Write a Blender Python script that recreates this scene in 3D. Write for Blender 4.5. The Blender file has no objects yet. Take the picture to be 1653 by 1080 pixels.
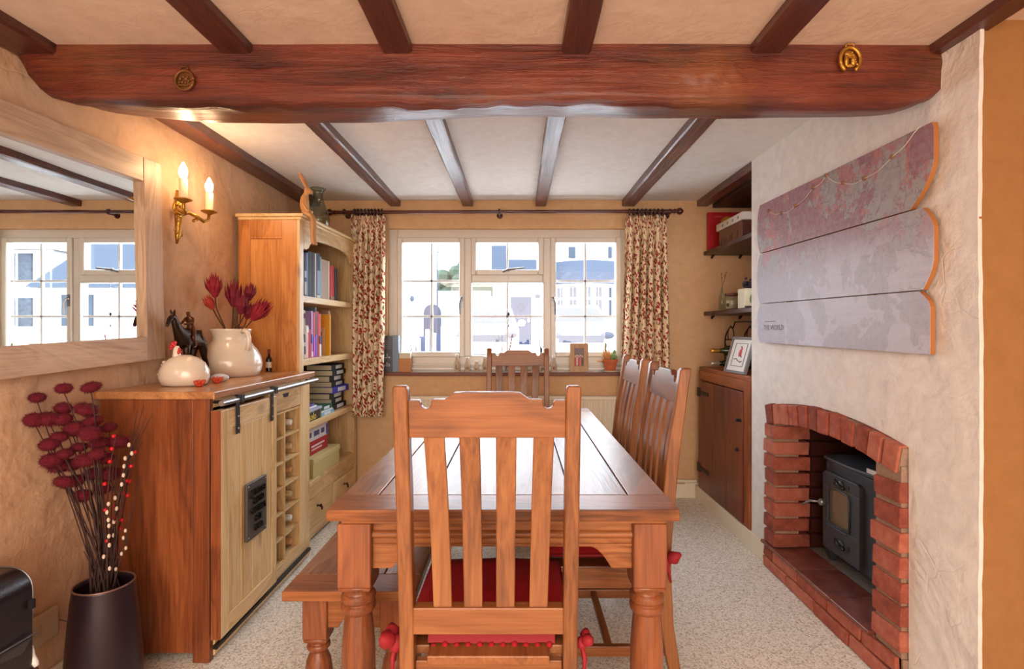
import bpy, math, random
from mathutils import Vector, Matrix, noise
random.seed(7)
R = math.radians
S = bpy.context.scene
COL = S.collection
F, CX, CY, CH = 870.0, 836.0, 532.0, 1.22      # focal length in pixels, vanishing point, eye height
# ---------------------------------------------------------------- camera, sky, lights, exposure
cam = bpy.data.cameras.new('camera'); camo = bpy.data.objects.new('camera', cam); COL.objects.link(camo)
camo.location = (0, 0, CH); camo.rotation_euler = (R(90), 0, 0)
cam.sensor_width = 36; cam.lens = F / 1653 * 36
cam.shift_x = -(CX - 826.5) / 1653; cam.shift_y = -(540 - CY) / 1653
cam.clip_start = 0.02; cam.clip_end = 300
S.camera = camo
S.view_settings.view_transform = 'Standard'; S.view_settings.look = 'None'
S.view_settings.gamma = 1; S.view_settings.use_curve_mapping = False
S.view_settings.exposure = 0.42
w = bpy.data.worlds.new('sky'); S.world = w; w.use_nodes = True
bg = w.node_tree.nodes['Background']; bg.inputs[0].default_value = (0.80, 0.90, 1.0, 1); bg.inputs[1].default_value = 12.0
def light(name, kind, loc, rot, energy, color, size=1, size_y=None, **k):
    l = bpy.data.lights.new(name, kind); o = bpy.data.objects.new(name, l); COL.objects.link(o)
    o.location = loc; o.rotation_euler = rot; l.energy = energy; l.color = color
    if kind == 'AREA':
        l.size = size
        if size_y: l.shape = 'RECTANGLE'; l.size_y = size_y
    elif kind == 'POINT': l.shadow_soft_size = size
    for a, b in k.items(): setattr(l, a, b)
    return o
po = light('window_portal', 'AREA', (-0.07, 4.10, 1.43), (R(-90), 0, 0), 1, (1, 1, 1), 1.7, 1.0)
po.data.cycles.is_portal = True
# two unseen warm fill lights, added behind the camera to brighten the room
light('overhead_warm_fill', 'AREA', (-0.4, -1.1, 2.0), (0, 0, 0), 46, (1, .88, .75), 1.8, 1.4)
light('rear_warm_fill', 'AREA', (0.2, -2.45, 1.3), (R(90), 0, 0), 80, (1, .91, .80), 3.0, 1.8)

SCONCE_W = 2.3
# ---------------------------------------------------------------- materials
def srgb(r, g, b):
    f = lambda c: (c/255/12.92 if c/255 <= .04045 else ((c/255+.055)/1.055)**2.4)
    return (f(r), f(g), f(b), 1)
class NT:
    def __init__(s, name):
        s.m = bpy.data.materials.new(name); s.m.use_nodes = True; s.t = s.m.node_tree; s.N = s.t.nodes
        s.b = s.N['Principled BSDF']; s.out = s.N['Material Output']
    def n(s, typ, **k):
        x = s.N.new(typ)
        for a, b in k.items(): setattr(x, a, b)
        return x
    def l(s, a, b): s.t.links.new(a, b)
    def co(s, kind='Object', scale=(1, 1, 1), rot=(0, 0, 0)):
        t = s.n('ShaderNodeTexCoord'); mp = s.n('ShaderNodeMapping'); s.l(t.outputs[kind], mp.inputs[0])
        mp.inputs['Scale'].default_value = scale; mp.inputs['Rotation'].default_value = rot
        return mp.outputs[0]
    def noise(s, v, scale, detail=4, rough=.55, dist=0):
        x = s.n('ShaderNodeTexNoise'); s.l(v, x.inputs['Vector'])
        x.inputs['Scale'].default_value = scale; x.inputs['Detail'].default_value = detail
        x.inputs['Roughness'].default_value = rough; x.inputs['Distortion'].default_value = dist
        return x.outputs['Fac']
    def vor(s, v, scale, feature='F1', out='Distance', rnd=1):
        x = s.n('ShaderNodeTexVoronoi', feature=feature); s.l(v, x.inputs['Vector']); x.inputs['Scale'].default_value = scale
        x.inputs['Randomness'].default_value = rnd
        return x.outputs[out]
    def ramp(s, f, stops, interp='LINEAR'):
        x = s.n('ShaderNodeValToRGB'); s.l(f, x.inputs[0]); e = x.color_ramp.elements; x.color_ramp.interpolation = interp
        while len(e) < len(stops): e.new(.5)
        for q, (p, c) in zip(e, stops):
            q.position = p; q.color = c if len(c) == 4 else (*c, 1)
        return x.outputs[0]
    def math(s, op, a, b=None, c=None):
        x = s.n('ShaderNodeMath', operation=op)
        for i, v in enumerate((a, b, c)):
            if v is None: continue
            if isinstance(v, (int, float)): x.inputs[i].default_value = v
            else: s.l(v, x.inputs[i])
        return x.outputs[0]
    def mix(s, f, a, b, mode='MIX'):
        x = s.n('ShaderNodeMix', data_type='RGBA', blend_type=mode)
        for i, v in ((0, f), (6, a), (7, b)):
            if isinstance(v, (int, float)): x.inputs[i].default_value = v
            elif isinstance(v, tuple): x.inputs[i].default_value = v if len(v) == 4 else (*v, 1)
            else: s.l(v, x.inputs[i])
        return x.outputs[2]
    def bump(s, h, strength=.3, dist=.01, prev=None):
        x = s.n('ShaderNodeBump'); s.l(h, x.inputs['Height']); x.inputs['Strength'].default_value = strength; x.inputs['Distance'].default_value = dist
        if prev: s.l(prev, x.inputs['Normal'])
        s.l(x.outputs[0], s.b.inputs['Normal']); return x.outputs[0]
    def set(s, color=None, rough=.5, metal=0, coat=0, coat_rough=.2, spec=.5):
        if color is not None:
            if isinstance(color, tuple): s.b.inputs['Base Color'].default_value = color
            else: s.l(color, s.b.inputs['Base Color'])
        if isinstance(rough, (int, float)): s.b.inputs['Roughness'].default_value = rough
        else: s.l(rough, s.b.inputs['Roughness'])
        s.b.inputs['Metallic'].default_value = metal; s.b.inputs['Coat Weight'].default_value = coat
        s.b.inputs['Coat Roughness'].default_value = coat_rough; s.b.inputs['Specular IOR Level'].default_value = spec
        return s.m
_pc = {}
def plain(rgb, rough=.5, metal=0, coat=0, bump=0):
    k = (rgb, rough, metal, coat, bump)
    if k not in _pc:
        m = NT('plain_%d' % len(_pc)); v = m.co()
        c = srgb(*rgb); f = m.noise(v, 30, 3)
        m.set(m.mix(m.math('MULTIPLY', f, .22), c, tuple(q*.6 for q in c[:3])), rough, metal, coat)
        if bump: m.bump(m.noise(v, 160, 3), bump, .004)
        _pc[k] = m.m
    return _pc[k]
def wood(name, light_, mid, dark, axis='z', rough=.38, coat=.0, knots=True, grain=1.0, bump=.12, spec=.5):
    m = NT(name); t = m.n('ShaderNodeTexCoord'); oi = m.n('ShaderNodeObjectInfo')
    off = m.n('ShaderNodeVectorMath', operation='MULTIPLY_ADD'); 
    cmb = m.n('ShaderNodeCombineXYZ'); 
    for i in range(3): m.l(oi.outputs['Random'], cmb.inputs[i])
    off.inputs[1].default_value = (3.1, 5.3, 7.7); m.l(cmb.outputs[0], off.inputs[0]); m.l(t.outputs['Object'], off.inputs[2])
    ax = 'xyz'.index(axis)
    def mp(al, pe):
        q = m.n('ShaderNodeMapping'); m.l(off.outputs[0], q.inputs[0]); sc = [pe]*3; sc[ax] = al
        q.inputs['Scale'].default_value = sc; return q.outputs[0]
    big = m.noise(mp(1.2, 7), 1.0*grain, 3, .5, 1.2)
    rings = m.math('FRACT', m.math('MULTIPLY', big, 9))
    rings = m.math('ABSOLUTE', m.math('SUBTRACT', rings, .5))
    fine = m.noise(mp(3, 90), 1.5, 4, .65)
    f = m.math('ADD', m.math('MULTIPLY', big, .75), m.math('ADD', m.math('MULTIPLY', rings, .28), m.math('MULTIPLY', m.math('SUBTRACT', fine, .5), .55)))
    f = m.math('ADD', f, m.math('MULTIPLY', m.math('SUBTRACT', oi.outputs['Random'], .5), .12))
    c = m.ramp(f, [(.2, srgb(*dark)), (.45, srgb(*mid)), (.72, srgb(*light_))])
    if knots:
        k = m.vor(mp(3.2, 5.5), 1.0); kf = m.ramp(k, [(.05, (1, 1, 1)), (.16, (0, 0, 0))])
        c = m.mix(m.math('MULTIPLY', kf, .45), c, tuple(q*.35 for q in srgb(*dark)[:3]))
    r = m.math('ADD', m.math('MULTIPLY', fine, .18), rough - .09)
    m.set(c, r, 0, coat, .18, spec)
    m.bump(fine, bump, .004)
    return m.m
def plaster(name, rgb, rgb2, strength=.5, rough=.85, fine=.25):
    m = NT(name); v = m.co()
    a = m.noise(v, 3.2, 4, .55, .3); b = m.noise(v, 17, 5, .6, .6); g = m.noise(v, 130, 3)
    cr = m.vor(v, 2.3, 'DISTANCE_TO_EDGE'); 
    v2 = m.n('ShaderNodeVectorMath', operation='MULTIPLY_ADD'); nz = m.n('ShaderNodeTexNoise'); m.l(v, nz.inputs[0]); nz.inputs['Scale'].default_value = 4
    m.l(nz.outputs['Color'], v2.inputs[0]); v2.inputs[1].default_value = (.5, .5, .5); m.l(v, v2.inputs[2])
    cr = m.vor(v2.outputs[0], 2.1, 'DISTANCE_TO_EDGE')
    crk = m.math('MULTIPLY', m.ramp(cr, [(0, (1, 1, 1)), (.012, (0, 0, 0))]), m.ramp(a, [(.5, (0, 0, 0)), (.62, (1, 1, 1))]))
    m.set(m.mix(m.ramp(b, [(.35, (0, 0, 0)), (.75, (1, 1, 1))]), srgb(*rgb), srgb(*rgb2)), rough, spec=.3)
    h = m.math('ADD', m.math('MULTIPLY', a, 2.0), m.math('ADD', m.math('MULTIPLY', m.math('MULTIPLY', b, m.ramp(a, [(.42, (.12,)*3), (.66, (1, 1, 1))])), .6), m.math('MULTIPLY', g, fine*.4)))
    h = m.math('SUBTRACT', h, m.math('MULTIPLY', crk, .12))
    m.bump(h, strength, .02)
    return m.m
def glassy(name, tint=(1, 1, 1), ior=1.5, rough=0.0, body=0.0):
    m = NT(name); tr = m.n('ShaderNodeBsdfTransparent'); tr.inputs[0].default_value = (*tint, 1)
    gl = m.n('ShaderNodeBsdfGlossy'); gl.inputs['Roughness'].default_value = rough
    g = m.n('ShaderNodeNewGeometry'); dt = m.n('ShaderNodeVectorMath', operation='DOT_PRODUCT'); m.l(g.outputs['Normal'], dt.inputs[0]); m.l(g.outputs['Incoming'], dt.inputs[1])
    f0 = ((ior-1)/(ior+1))**2; c = m.math('SUBTRACT', 1.0, m.math('ABSOLUTE', dt.outputs['Value']))     # thin-sheet Fresnel, the same from both sides
    fr = m.math('MULTIPLY_ADD', m.math('POWER', c, 5.0), 1-f0, f0)
    mx = m.n('ShaderNodeMixShader'); m.l(fr, mx.inputs[0]); m.l(tr.outputs[0], mx.inputs[1]); m.l(gl.outputs[0], mx.inputs[2])
    m.l(mx.outputs[0], m.out.inputs[0]); return m.m
def emit(name, rgb, strength):
    m = NT(name); m.set((0, 0, 0, 1)); m.b.inputs['Emission Color'].default_value = (*rgb, 1); m.b.inputs['Emission Strength'].default_value = strength
    return m.m
WALL = plaster('plaster_cream', (220, 182, 148), (206, 166, 132), .6)
WALLB = plaster('plaster_back', (222, 184, 142), (212, 172, 130), .18)
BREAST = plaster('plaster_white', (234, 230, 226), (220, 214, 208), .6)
CEIL = plaster('plaster_ceiling', (232, 228, 224), (222, 216, 210), .12)
CEILF = plaster('plaster_ceiling_front', (228, 204, 186), (218, 192, 172), .25)  # warm light of the near end tinted into the plaster colour
WALLR = plaster('plaster_warm_lit', (162, 116, 70), (154, 108, 64), .12)  # tan stands for warm light on pale plaster, put into the colour
OAKx = wood('pale_oak_x', (236, 208, 160), (220, 186, 134), (182, 142, 92), 'x', .4)
OAKy = wood('pale_oak_y', (236, 208, 160), (220, 186, 134), (182, 142, 92), 'y', .4)
OAKz = wood('pale_oak_z', (236, 208, 160), (220, 186, 134), (182, 142, 92), 'z', .4)
END = wood('cabinet_end_z', (168, 98, 56), (138, 74, 40), (84, 42, 24), 'z', .36, grain=.55)
SIDE = wood('bookcase_side_z', (222, 160, 94), (200, 132, 70), (152, 92, 46), 'z', .35, grain=.7)
CHx = wood('chair_wood_x', (164, 108, 62), (140, 84, 44), (92, 52, 28), 'x', .36, .1, grain=.6)
CHz = wood('chair_wood_z', (166, 112, 66), (142, 88, 48), (92, 52, 28), 'z', .36, .1, grain=.6)
CHy = wood('chair_wood_y', (164, 108, 62), (140, 84, 44), (92, 52, 28), 'y', .36, .1, grain=.6)
TBx = wood('table_wood_x', (178, 118, 72), (150, 92, 52), (98, 56, 34), 'x', .34, 0, grain=.7, spec=.3)
TBy = wood('table_wood_y', (178, 134, 100), (148, 104, 74), (92, 60, 42), 'y', .32, 0, grain=.7, spec=.34)
TBz = wood('table_wood_z', (166, 100, 58), (138, 78, 44), (90, 46, 26), 'z', .36, .1, grain=.7)
CUP = wood('cupboard_wood_z', (136, 66, 34), (108, 46, 24), (62, 24, 14), 'z', .4, .1)
CUPF = wood('cupboard_frame_z', (172, 98, 48), (140, 72, 34), (92, 42, 20), 'z', .4)
CUPy = wood('cupboard_frame_y', (172, 98, 48), (140, 72, 34), (92, 42, 20), 'y', .4)
MIRw = wood('mirror_frame_y', (216, 186, 156), (196, 164, 134), (160, 128, 102), 'y', .5, 0, False)
MIRz = wood('mirror_frame_z', (216, 186, 156), (196, 164, 134), (160, 128, 102), 'z', .5, 0, False)
SHELF = wood('dark_shelf_y', (98, 62, 46), (74, 44, 32), (40, 22, 16), 'y', .45)
ROD = wood('mahogany_x', (104, 46, 36), (78, 30, 24), (44, 16, 14), 'x', .25, .4, False)
def beam_mat(name, axis, a, b, c, strength, rough=.35, coat=.3):
    m = NT(name); ax = 'xyz'.index(axis)
    sc = [9]*3; sc[ax] = 1.3; v = m.co(scale=sc); sc2 = [60]*3; sc2[ax] = 4; v2 = m.co(scale=sc2); v3 = m.co()
    big = m.noise(v, 1.2, 6, .62, .8); fine = m.noise(v2, 1, 5, .7, .4); bl = m.noise(v3, 2.2, 4)
    f = m.math('ADD', m.math('MULTIPLY', big, .6), m.math('MULTIPLY', fine, .4))
    col = m.ramp(f, [(.34, srgb(*c)), (.48, srgb(*b)), (.66, srgb(*a))])
    col = m.mix(m.ramp(bl, [(.55, (0, 0, 0)), (.75, (.55,)*3)]), col, srgb(150, 92, 40))
    m.set(col, m.math('ADD', m.math('MULTIPLY', fine, .3), rough - .12), 0, coat, .25)
    h = m.math('ADD', m.math('MULTIPLY', big, 1.4), m.math('MULTIPLY', fine, .6))
    m.bump(h, strength, .02); return m.m
BEAM = beam_mat('old_oak_beam', 'x', (138, 64, 38), (98, 38, 26), (34, 12, 12), .9)
JOIST = beam_mat('old_oak_joist', 'y', (112, 62, 48), (84, 42, 34), (46, 20, 18), .45)
def brick_mat():
    m = NT('red_brick'); oi = m.n('ShaderNodeObjectInfo'); v = m.co(); v.node.inputs['Location'].default_value = (0, 0, 0)
    a = m.noise(v, 22, 5, .65); b = m.noise(v, 140, 3, .7)
    r = oi.outputs['Random']
    f = m.math('ADD', m.math('MULTIPLY', a, .7), m.math('MULTIPLY', r, .35))
    c = m.ramp(f, [(.25, srgb(120, 62, 50)), (.5, srgb(164, 86, 68)), (.75, srgb(190, 116, 94))])
    c = m.mix(m.ramp(b, [(.66, (0, 0, 0)), (.74, (.6,)*3)]), c, srgb(214, 160, 134))
    m.set(c, .85, spec=.25); m.bump(m.math('ADD', a, m.math('MULTIPLY', b, .5)), .7, .008); return m.m
BRICK = brick_mat()
def sand_mat(name, rgb, rgb2):
    m = NT(name); v = m.co(); b = m.noise(v, 90, 5, .7)
    m.set(m.mix(b, srgb(*rgb), srgb(*rgb2)), .95, spec=.2); m.bump(b, .8, .01); return m.m
MORTAR = sand_mat('mortar', (190, 160, 136), (140, 108, 88))
SOOT = sand_mat('sooty_brick', (84, 36, 30), (40, 18, 16))
SLATE = sand_mat('grey_slab', (150, 142, 134), (110, 102, 96))
def tile_mat():
    m = NT('quarry_tile'); oi = m.n('ShaderNodeObjectInfo'); v = m.co(); a = m.noise(v, 14, 5, .6)
    m.set(m.ramp(m.math('ADD', m.math('MULTIPLY', a, .8), m.math('MULTIPLY', oi.outputs['Random'], .2)), [(.3, srgb(98, 52, 44)), (.7, srgb(150, 88, 72))]), .32, 0, .3)
    m.bump(a, .15, .004); return m.m
TILE = tile_mat()
def carpet_mat():
    m = NT('berber_carpet'); v = m.co(); c = m.vor(v, 170, 'F1', 'Color'); d = m.vor(v, 170); n = m.noise(v, 340, 2); g = m.noise(v, 2.5, 3)
    sep = m.n('ShaderNodeSeparateColor'); m.l(c, sep.inputs[0])
    col = m.ramp(sep.outputs[0], [(.0, srgb(176, 166, 152)), (.25, srgb(218, 210, 198)), (.6, srgb(234, 228, 218)), (1, srgb(246, 242, 234))])
    col = m.mix(m.math('MULTIPLY', g, .12), col, srgb(200, 188, 172))
    m.set(col, 1, spec=.1); m.bump(m.math('SUBTRACT', m.math('MULTIPLY', n, .4), d), .35, .004); return m.m
CARPET = carpet_mat()
WHITE = plain((238, 238, 234), .35, 0, .2)
CREAM = plain((236, 226, 204), .45)
BLACKM = plain((34, 35, 38), .45, .3)
STOVE = plain((72, 76, 82), .5, .35, 0, .15)
BRASS = plain((196, 150, 70), .32, .9, 0, .5)
BRONZE = plain((62, 46, 36), .28, .75, 0, .4)
OLDBR = plain((128, 84, 44), .5, .6, 0, .5)
STEEL = plain((150, 150, 152), .38, .9)
IRON = plain((46, 44, 44), .5, .6)
GLASS = glassy('window_glass')
CLEAR = glassy('clear_glass', (.90, .94, .92), 1.45)
SMOKE = glassy('smoky_glass', (.78, .82, .78), 1.6, .03)
MIRROR = NT('mirror_glass').set((.90, .93, .92, 1), .01, 1)
RED = plain((170, 14, 28), .85, 0, 0, .4)
DRED = plain((110, 12, 34), .9, 0, 0, .3)
MAROON = plain((150, 20, 34), .7)
STEMM = plain((86, 52, 34), .8)
TWIG = plain((60, 34, 30), .8)
CERAM = plain((238, 224, 204), .16, 0, .6)
TERRA = plain((196, 104, 64), .8)
def curtain_mat():
    m = NT('leaf_print_cotton'); t = m.n('ShaderNodeTexCoord')
    col = srgb(242, 224, 192)
    cur = None
    for i, (ang, sc, thr, c, offs) in enumerate(((35, 26, .28, (150, 40, 44), 0), (-40, 27, .27, (176, 66, 52), 3.7), (80, 30, .24, (120, 112, 66), 8.1), (10, 29, .25, (166, 52, 48), 5.5))):
        mp0 = m.n('ShaderNodeMapping'); m.l(t.outputs['UV'], mp0.inputs[0]); mp0.inputs['Rotation'].default_value = (0, 0, R(ang)); mp0.inputs['Location'].default_value = (offs, offs*.7, 0)
        mp = m.n('ShaderNodeMapping'); m.l(mp0.outputs[0], mp.inputs[0]); mp.inputs['Scale'].default_value = (1, 2.5, 1)
        x = m.n('ShaderNodeTexVoronoi', voronoi_dimensions='2D'); m.l(mp.outputs[0], x.inputs['Vector']); x.inputs['Scale'].default_value = sc*.52
        f = m.ramp(x.outputs['Distance'], [(thr-.02, (1, 1, 1)), (thr+.02, (0, 0, 0))])
        sep = m.n('ShaderNodeSeparateColor'); m.l(x.outputs['Color'], sep.inputs[0])
        f = m.math('MULTIPLY', f, m.ramp(sep.outputs[0], [(.50, (0, 0, 0)), (.52, (1, 1, 1))]))
        cur = m.mix(f, col if cur is None else cur, srgb(*c))
    # thin curling stems
    nz = m.n('ShaderNodeTexNoise', noise_dimensions='2D'); m.l(t.outputs['UV'], nz.inputs[0]); nz.inputs['Scale'].default_value = 13
    st = m.math('ABSOLUTE', m.math('SUBTRACT', nz.outputs['Fac'], .5)); sf = m.ramp(st, [(.006, (.7,)*3), (.018, (0, 0, 0))])
    cur = m.mix(sf, cur, srgb(140, 124, 80))
    m.set(cur, .9, spec=.2); m.bump(m.noise(m.co('UV'), 700, 2), .15, .002); return m.m
CURT = curtain_mat()

# ---------------------------------------------------------------- geometry helpers
ORG = {}
def at(x, y, D): return Vector(((x-CX)*D/F, D, CH-(y-CY)*D/F))
def tagit(o, label=None, cat=None, group=None, kind=None):
    if label: o['label'] = label
    if cat: o['category'] = cat
    if group: o['group'] = group
    if kind: o['kind'] = kind
    return o
def thing(name, label, cat, loc=(0, 0, 0), group=None, kind=None):
    o = bpy.data.objects.new(name, None); COL.objects.link(o); o.location = loc; o.empty_display_size = .05
    ORG[o] = Vector(loc); return tagit(o, label, cat, group, kind)
class P:
    def __init__(s): s.v = []; s.f = []; s.uv = None
    def add(s, vs, fs):
        n = len(s.v); s.v += [Vector(q) for q in vs]; s.f += [tuple(i+n for i in f) for f in fs]; return s
    def box(s, x0, x1, y0, y1, z0, z1):
        return s.add([(x, y, z) for z in (z0, z1) for y in (y0, y1) for x in (x0, x1)],
                     [(0, 2, 3, 1), (4, 5, 7, 6), (0, 1, 5, 4), (2, 6, 7, 3), (0, 4, 6, 2), (1, 3, 7, 5)])
    def hexa(s, a, b):        # two quads (bottom ring, top ring) -> closed solid
        n = len(a); return s.add(list(a)+list(b), [tuple(range(n))[::-1], tuple(range(n, 2*n))] + [(i, (i+1) % n, (i+1) % n+n, i+n) for i in range(n)])
    def prism(s, pts, axis, a, b):   # 2D polygon extruded along axis; pts are the other two coordinates in order
        def mk(p, q): return {'x': (q, p[0], p[1]), 'y': (p[0], q, p[1]), 'z': (p[0], p[1], q)}[axis]
        return s.hexa([mk(p, a) for p in pts], [mk(p, b) for p in pts])
    def lathe(s, prof, c=(0, 0, 0), n=20, axis='z', cap=True):
        vs = []; c = Vector(c)
        for r, h in prof:
            for i in range(n):
                t = 2*math.pi*i/n; a, b = r*math.cos(t), r*math.sin(t)
                vs.append(c+Vector({'z': (a, b, h), 'x': (h, a, b), 'y': (a, h, b)}[axis]))
        m = len(prof)
        fs = [(j*n+i, j*n+(i+1) % n, (j+1)*n+(i+1) % n, (j+1)*n+i) for j in range(m-1) for i in range(n)]
        if cap: fs += [tuple(range(n))[::-1], tuple((m-1)*n+i for i in range(n))]
        return s.add(vs, fs)
    def tube(s, path, r, n=8, cap=True):
        path = [Vector(p) for p in path]; rs = r if isinstance(r, (list, tuple)) else [r]*len(path)
        vs = []; up = None
        for i, p in enumerate(path):
            d = (path[min(i+1, len(path)-1)]-path[max(i-1, 0)]).normalized()
            if up is None: up = d.orthogonal().normalized()
            up = (up-d*up.dot(d)).normalized(); sd = d.cross(up)
            vs += [p+(up*math.cos(2*math.pi*k/n)+sd*math.sin(2*math.pi*k/n))*rs[i] for k in range(n)]
        m = len(path)
        fs = [(j*n+i, j*n+(i+1) % n, (j+1)*n+(i+1) % n, (j+1)*n+i) for j in range(m-1) for i in range(n)]
        if cap: fs += [tuple(range(n))[::-1], tuple((m-1)*n+i for i in range(n))]
        return s.add(vs, fs)
    def ball(s, c, r, n=12, m=8, rot=None):
        r = (r, r, r) if isinstance(r, (int, float)) else r; c = Vector(c); vs = []
        for j in range(1, m):
            for i in range(n):
                a, b = math.pi*j/m, 2*math.pi*i/n
                q = Vector((r[0]*math.sin(a)*math.cos(b), r[1]*math.sin(a)*math.sin(b), r[2]*math.cos(a)))
                vs.append(c+(rot @ q if rot else q))
        top = Vector((0, 0, r[2])); vs += [c+(rot @ top if rot else top), c-(rot @ top if rot else top)]
        t = (m-1)*n
        fs = [(j*n+i, (j+1)*n+i, (j+1)*n+(i+1) % n, j*n+(i+1) % n) for j in range(m-2) for i in range(n)]
        fs += [(t, i, (i+1) % n) for i in range(n)] + [(t+1, (m-2)*n+(i+1) % n, (m-2)*n+i) for i in range(n)]
        return s.add(vs, fs)
    def grid(s, nu, nv, fn):
        return s.add([fn(i/nu, j/nv) for j in range(nv+1) for i in range(nu+1)],
                     [(j*(nu+1)+i, j*(nu+1)+i+1, (j+1)*(nu+1)+i+1, (j+1)*(nu+1)+i) for j in range(nv) for i in range(nu)])
    def xf(s, M): s.v = [M @ q for q in s.v]; return s
    def make(s, name, mat, parent=None, bevel=0, smooth=False, label=None, cat=None, group=None, kind=None, seg=2, solid=0):
        org = Vector((0, 0, 0)) if parent is None else ORG[parent]
        if parent is None:
            lo = Vector((min(q.x for q in s.v), min(q.y for q in s.v), min(q.z for q in s.v))); hi = Vector((max(q.x for q in s.v), max(q.y for q in s.v), max(q.z for q in s.v)))
            org = Vector(((lo.x+hi.x)/2, (lo.y+hi.y)/2, lo.z))
        me = bpy.data.meshes.new(name); me.from_pydata([q-org for q in s.v], [], s.f); me.validate(); me.materials.append(mat)
        import bmesh as _b
        bm = _b.new(); bm.from_mesh(me); _b.ops.recalc_face_normals(bm, faces=bm.faces); bm.to_mesh(me); bm.free()
        if s.uv:
            u = me.uv_layers.new(name='UVMap')
            for lp in me.loops: u.data[lp.index].uv = s.uv[lp.vertex_index]
        if smooth:
            me.polygons.foreach_set('use_smooth', [True]*len(me.polygons))
            if smooth == 'a': me.set_sharp_from_angle(angle=R(42))
        o = bpy.data.objects.new(name, me); COL.objects.link(o)
        if parent: o.parent = parent; ORG[o] = org
        else: o.location = org; ORG[o] = org
        if solid: md = o.modifiers.new('solid', 'SOLIDIFY'); md.thickness = solid; md.offset = 0
        if bevel:
            md = o.modifiers.new('bevel', 'BEVEL'); md.width = bevel; md.segments = seg; md.limit_method = 'ANGLE'; md.angle_limit = R(40)
        return tagit(o, label, cat, group, kind)
def B(x0, x1, y0, y1, z0, z1): return P().box(x0, x1, y0, y1, z0, z1)
def skin(name, mat, parent, joints, edges, sub=2, root=0, label=None):
    org = ORG[parent]; me = bpy.data.meshes.new(name)
    me.from_pydata([Vector(j[:3])-org for j in joints], edges, []); me.materials.append(mat)
    o = bpy.data.objects.new(name, me); COL.objects.link(o); o.parent = parent; ORG[o] = org
    md = o.modifiers.new('skin', 'SKIN'); md.use_smooth_shade = True
    for i, j in enumerate(joints):
        q = me.skin_vertices[0].data[i]; r = j[3]; q.radius = (r, r) if not isinstance(r, tuple) else r; q.use_root = (i == root)
    if sub: ms = o.modifiers.new('sub', 'SUBSURF'); ms.levels = sub; ms.render_levels = sub
    return tagit(o, label)
def text(name, body, mat, parent, loc, rot, size, ext=.001, align='CENTER', sx=1.0, sp=1.0):
    c = bpy.data.curves.new(name, 'FONT'); c.body = body; c.size = size; c.extrude = ext; c.align_x = align; c.align_y = 'CENTER'; c.space_line = sp
    c.resolution_u = 2; c.materials.append(mat)
    o = bpy.data.objects.new(name, c); COL.objects.link(o); o.location = Vector(loc)-ORG[parent]; o.rotation_euler = rot; o.scale = (sx, 1, 1); o.parent = parent; ORG[o] = ORG[parent]
    return o
def copy_thing(root, loc, rz=0, label=None):
    def cp(o, par):
        c = o.copy(); COL.objects.link(c); c.parent = par
        for ch in list(o.children): cp(ch, c)
        return c
    r = cp(root, None); r.location = loc; r.rotation_euler[2] = rz
    if label: r['label'] = label
    return r
# ================================================================ THE SETTING
XL, XR, YB = -1.548, 1.30, 3.92
st = dict(kind='structure')
B(-1.7, 2.1, -2.6, 4.3, -.06, 0).make('floor', CARPET, **st)
# left wall, gently uneven
def wl(u, v):
    y, z = -2.6+6.6*u, v*2.25
    return (XL-.006+.006*noise.noise(Vector((y*1.6, z*1.6, 3))), y, z)
pw = P().grid(110, 40, wl); pw.make('wall_left', WALL, smooth=True, solid=0, **st)
B(-1.72, -1.575, -2.6, 4.1, -.02, 2.3).make('wall_left_core', WALL, **st)
# back wall with the window opening
WX0, WX1, WZ0, WZ1 = -.952, .806, .905, 1.958
pb = P()
pb.box(-1.7, WX0, YB, YB+.15, 0, 2.3); pb.box(WX1, 2.1, YB, YB+.15, 0, 2.3)
pb.box(WX0, WX1, YB, YB+.15, 0, WZ0); pb.box(WX0, WX1, YB, YB+.15, WZ1, 2.3)
pb.make('wall_back', WALLB, **st)
B(-1.7, 2.1, -2.75, -2.6, 0, 2.4).make('wall_rear', WALL, **st)
# chimney breast with the arched fireplace opening
AD, AH, AS = 2.2925, .4975, .055
RE = (AH*AH+AS*AS)/(2*AS); RI = RE-.098; ZC = .827+AS-RE; TH = math.asin(AH/RE)
random.seed(3)
out = [(1.518, 0), (1.795, 0), (1.795, .827)]
for i in range(1, 12):
    t = -TH+2*TH*i/12; out.append((AD+RE*math.sin(t), ZC+RE*math.cos(t)))
out += [(2.79, .827), (2.79, 0), (3.0, 0), (3.0, 2.3)]
edge = [(1.518+random.uniform(-.0018, .0018)+.003*math.sin(z*5), z) for z in [2.3-i*.045 for i in range(0, 51)]]
out += edge
out = out[1:] if out[0][0] > 5 else out
P().prism(out, 'x', XR, XR+.012).make('wall_right', BREAST, bevel=.002, seg=1, **st)
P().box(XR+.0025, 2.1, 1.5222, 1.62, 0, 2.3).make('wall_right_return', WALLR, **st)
pq = P(); pq.box(XR+.11, 2.1, 1.62, 1.70, 0, 2.3); pq.box(XR+.11, 1.9, 2.90, 3.0, 0, 2.3); pq.make('wall_right_flank', BREAST, **st)
B(1.71, 1.8, 3.0, YB, 0, 2.3).make('wall_alcove', WALLB, **st)
B(2.0, 2.1, -2.6, 1.53, 0, 2.4).make('wall_right_front', WALLR, **st)
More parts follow.
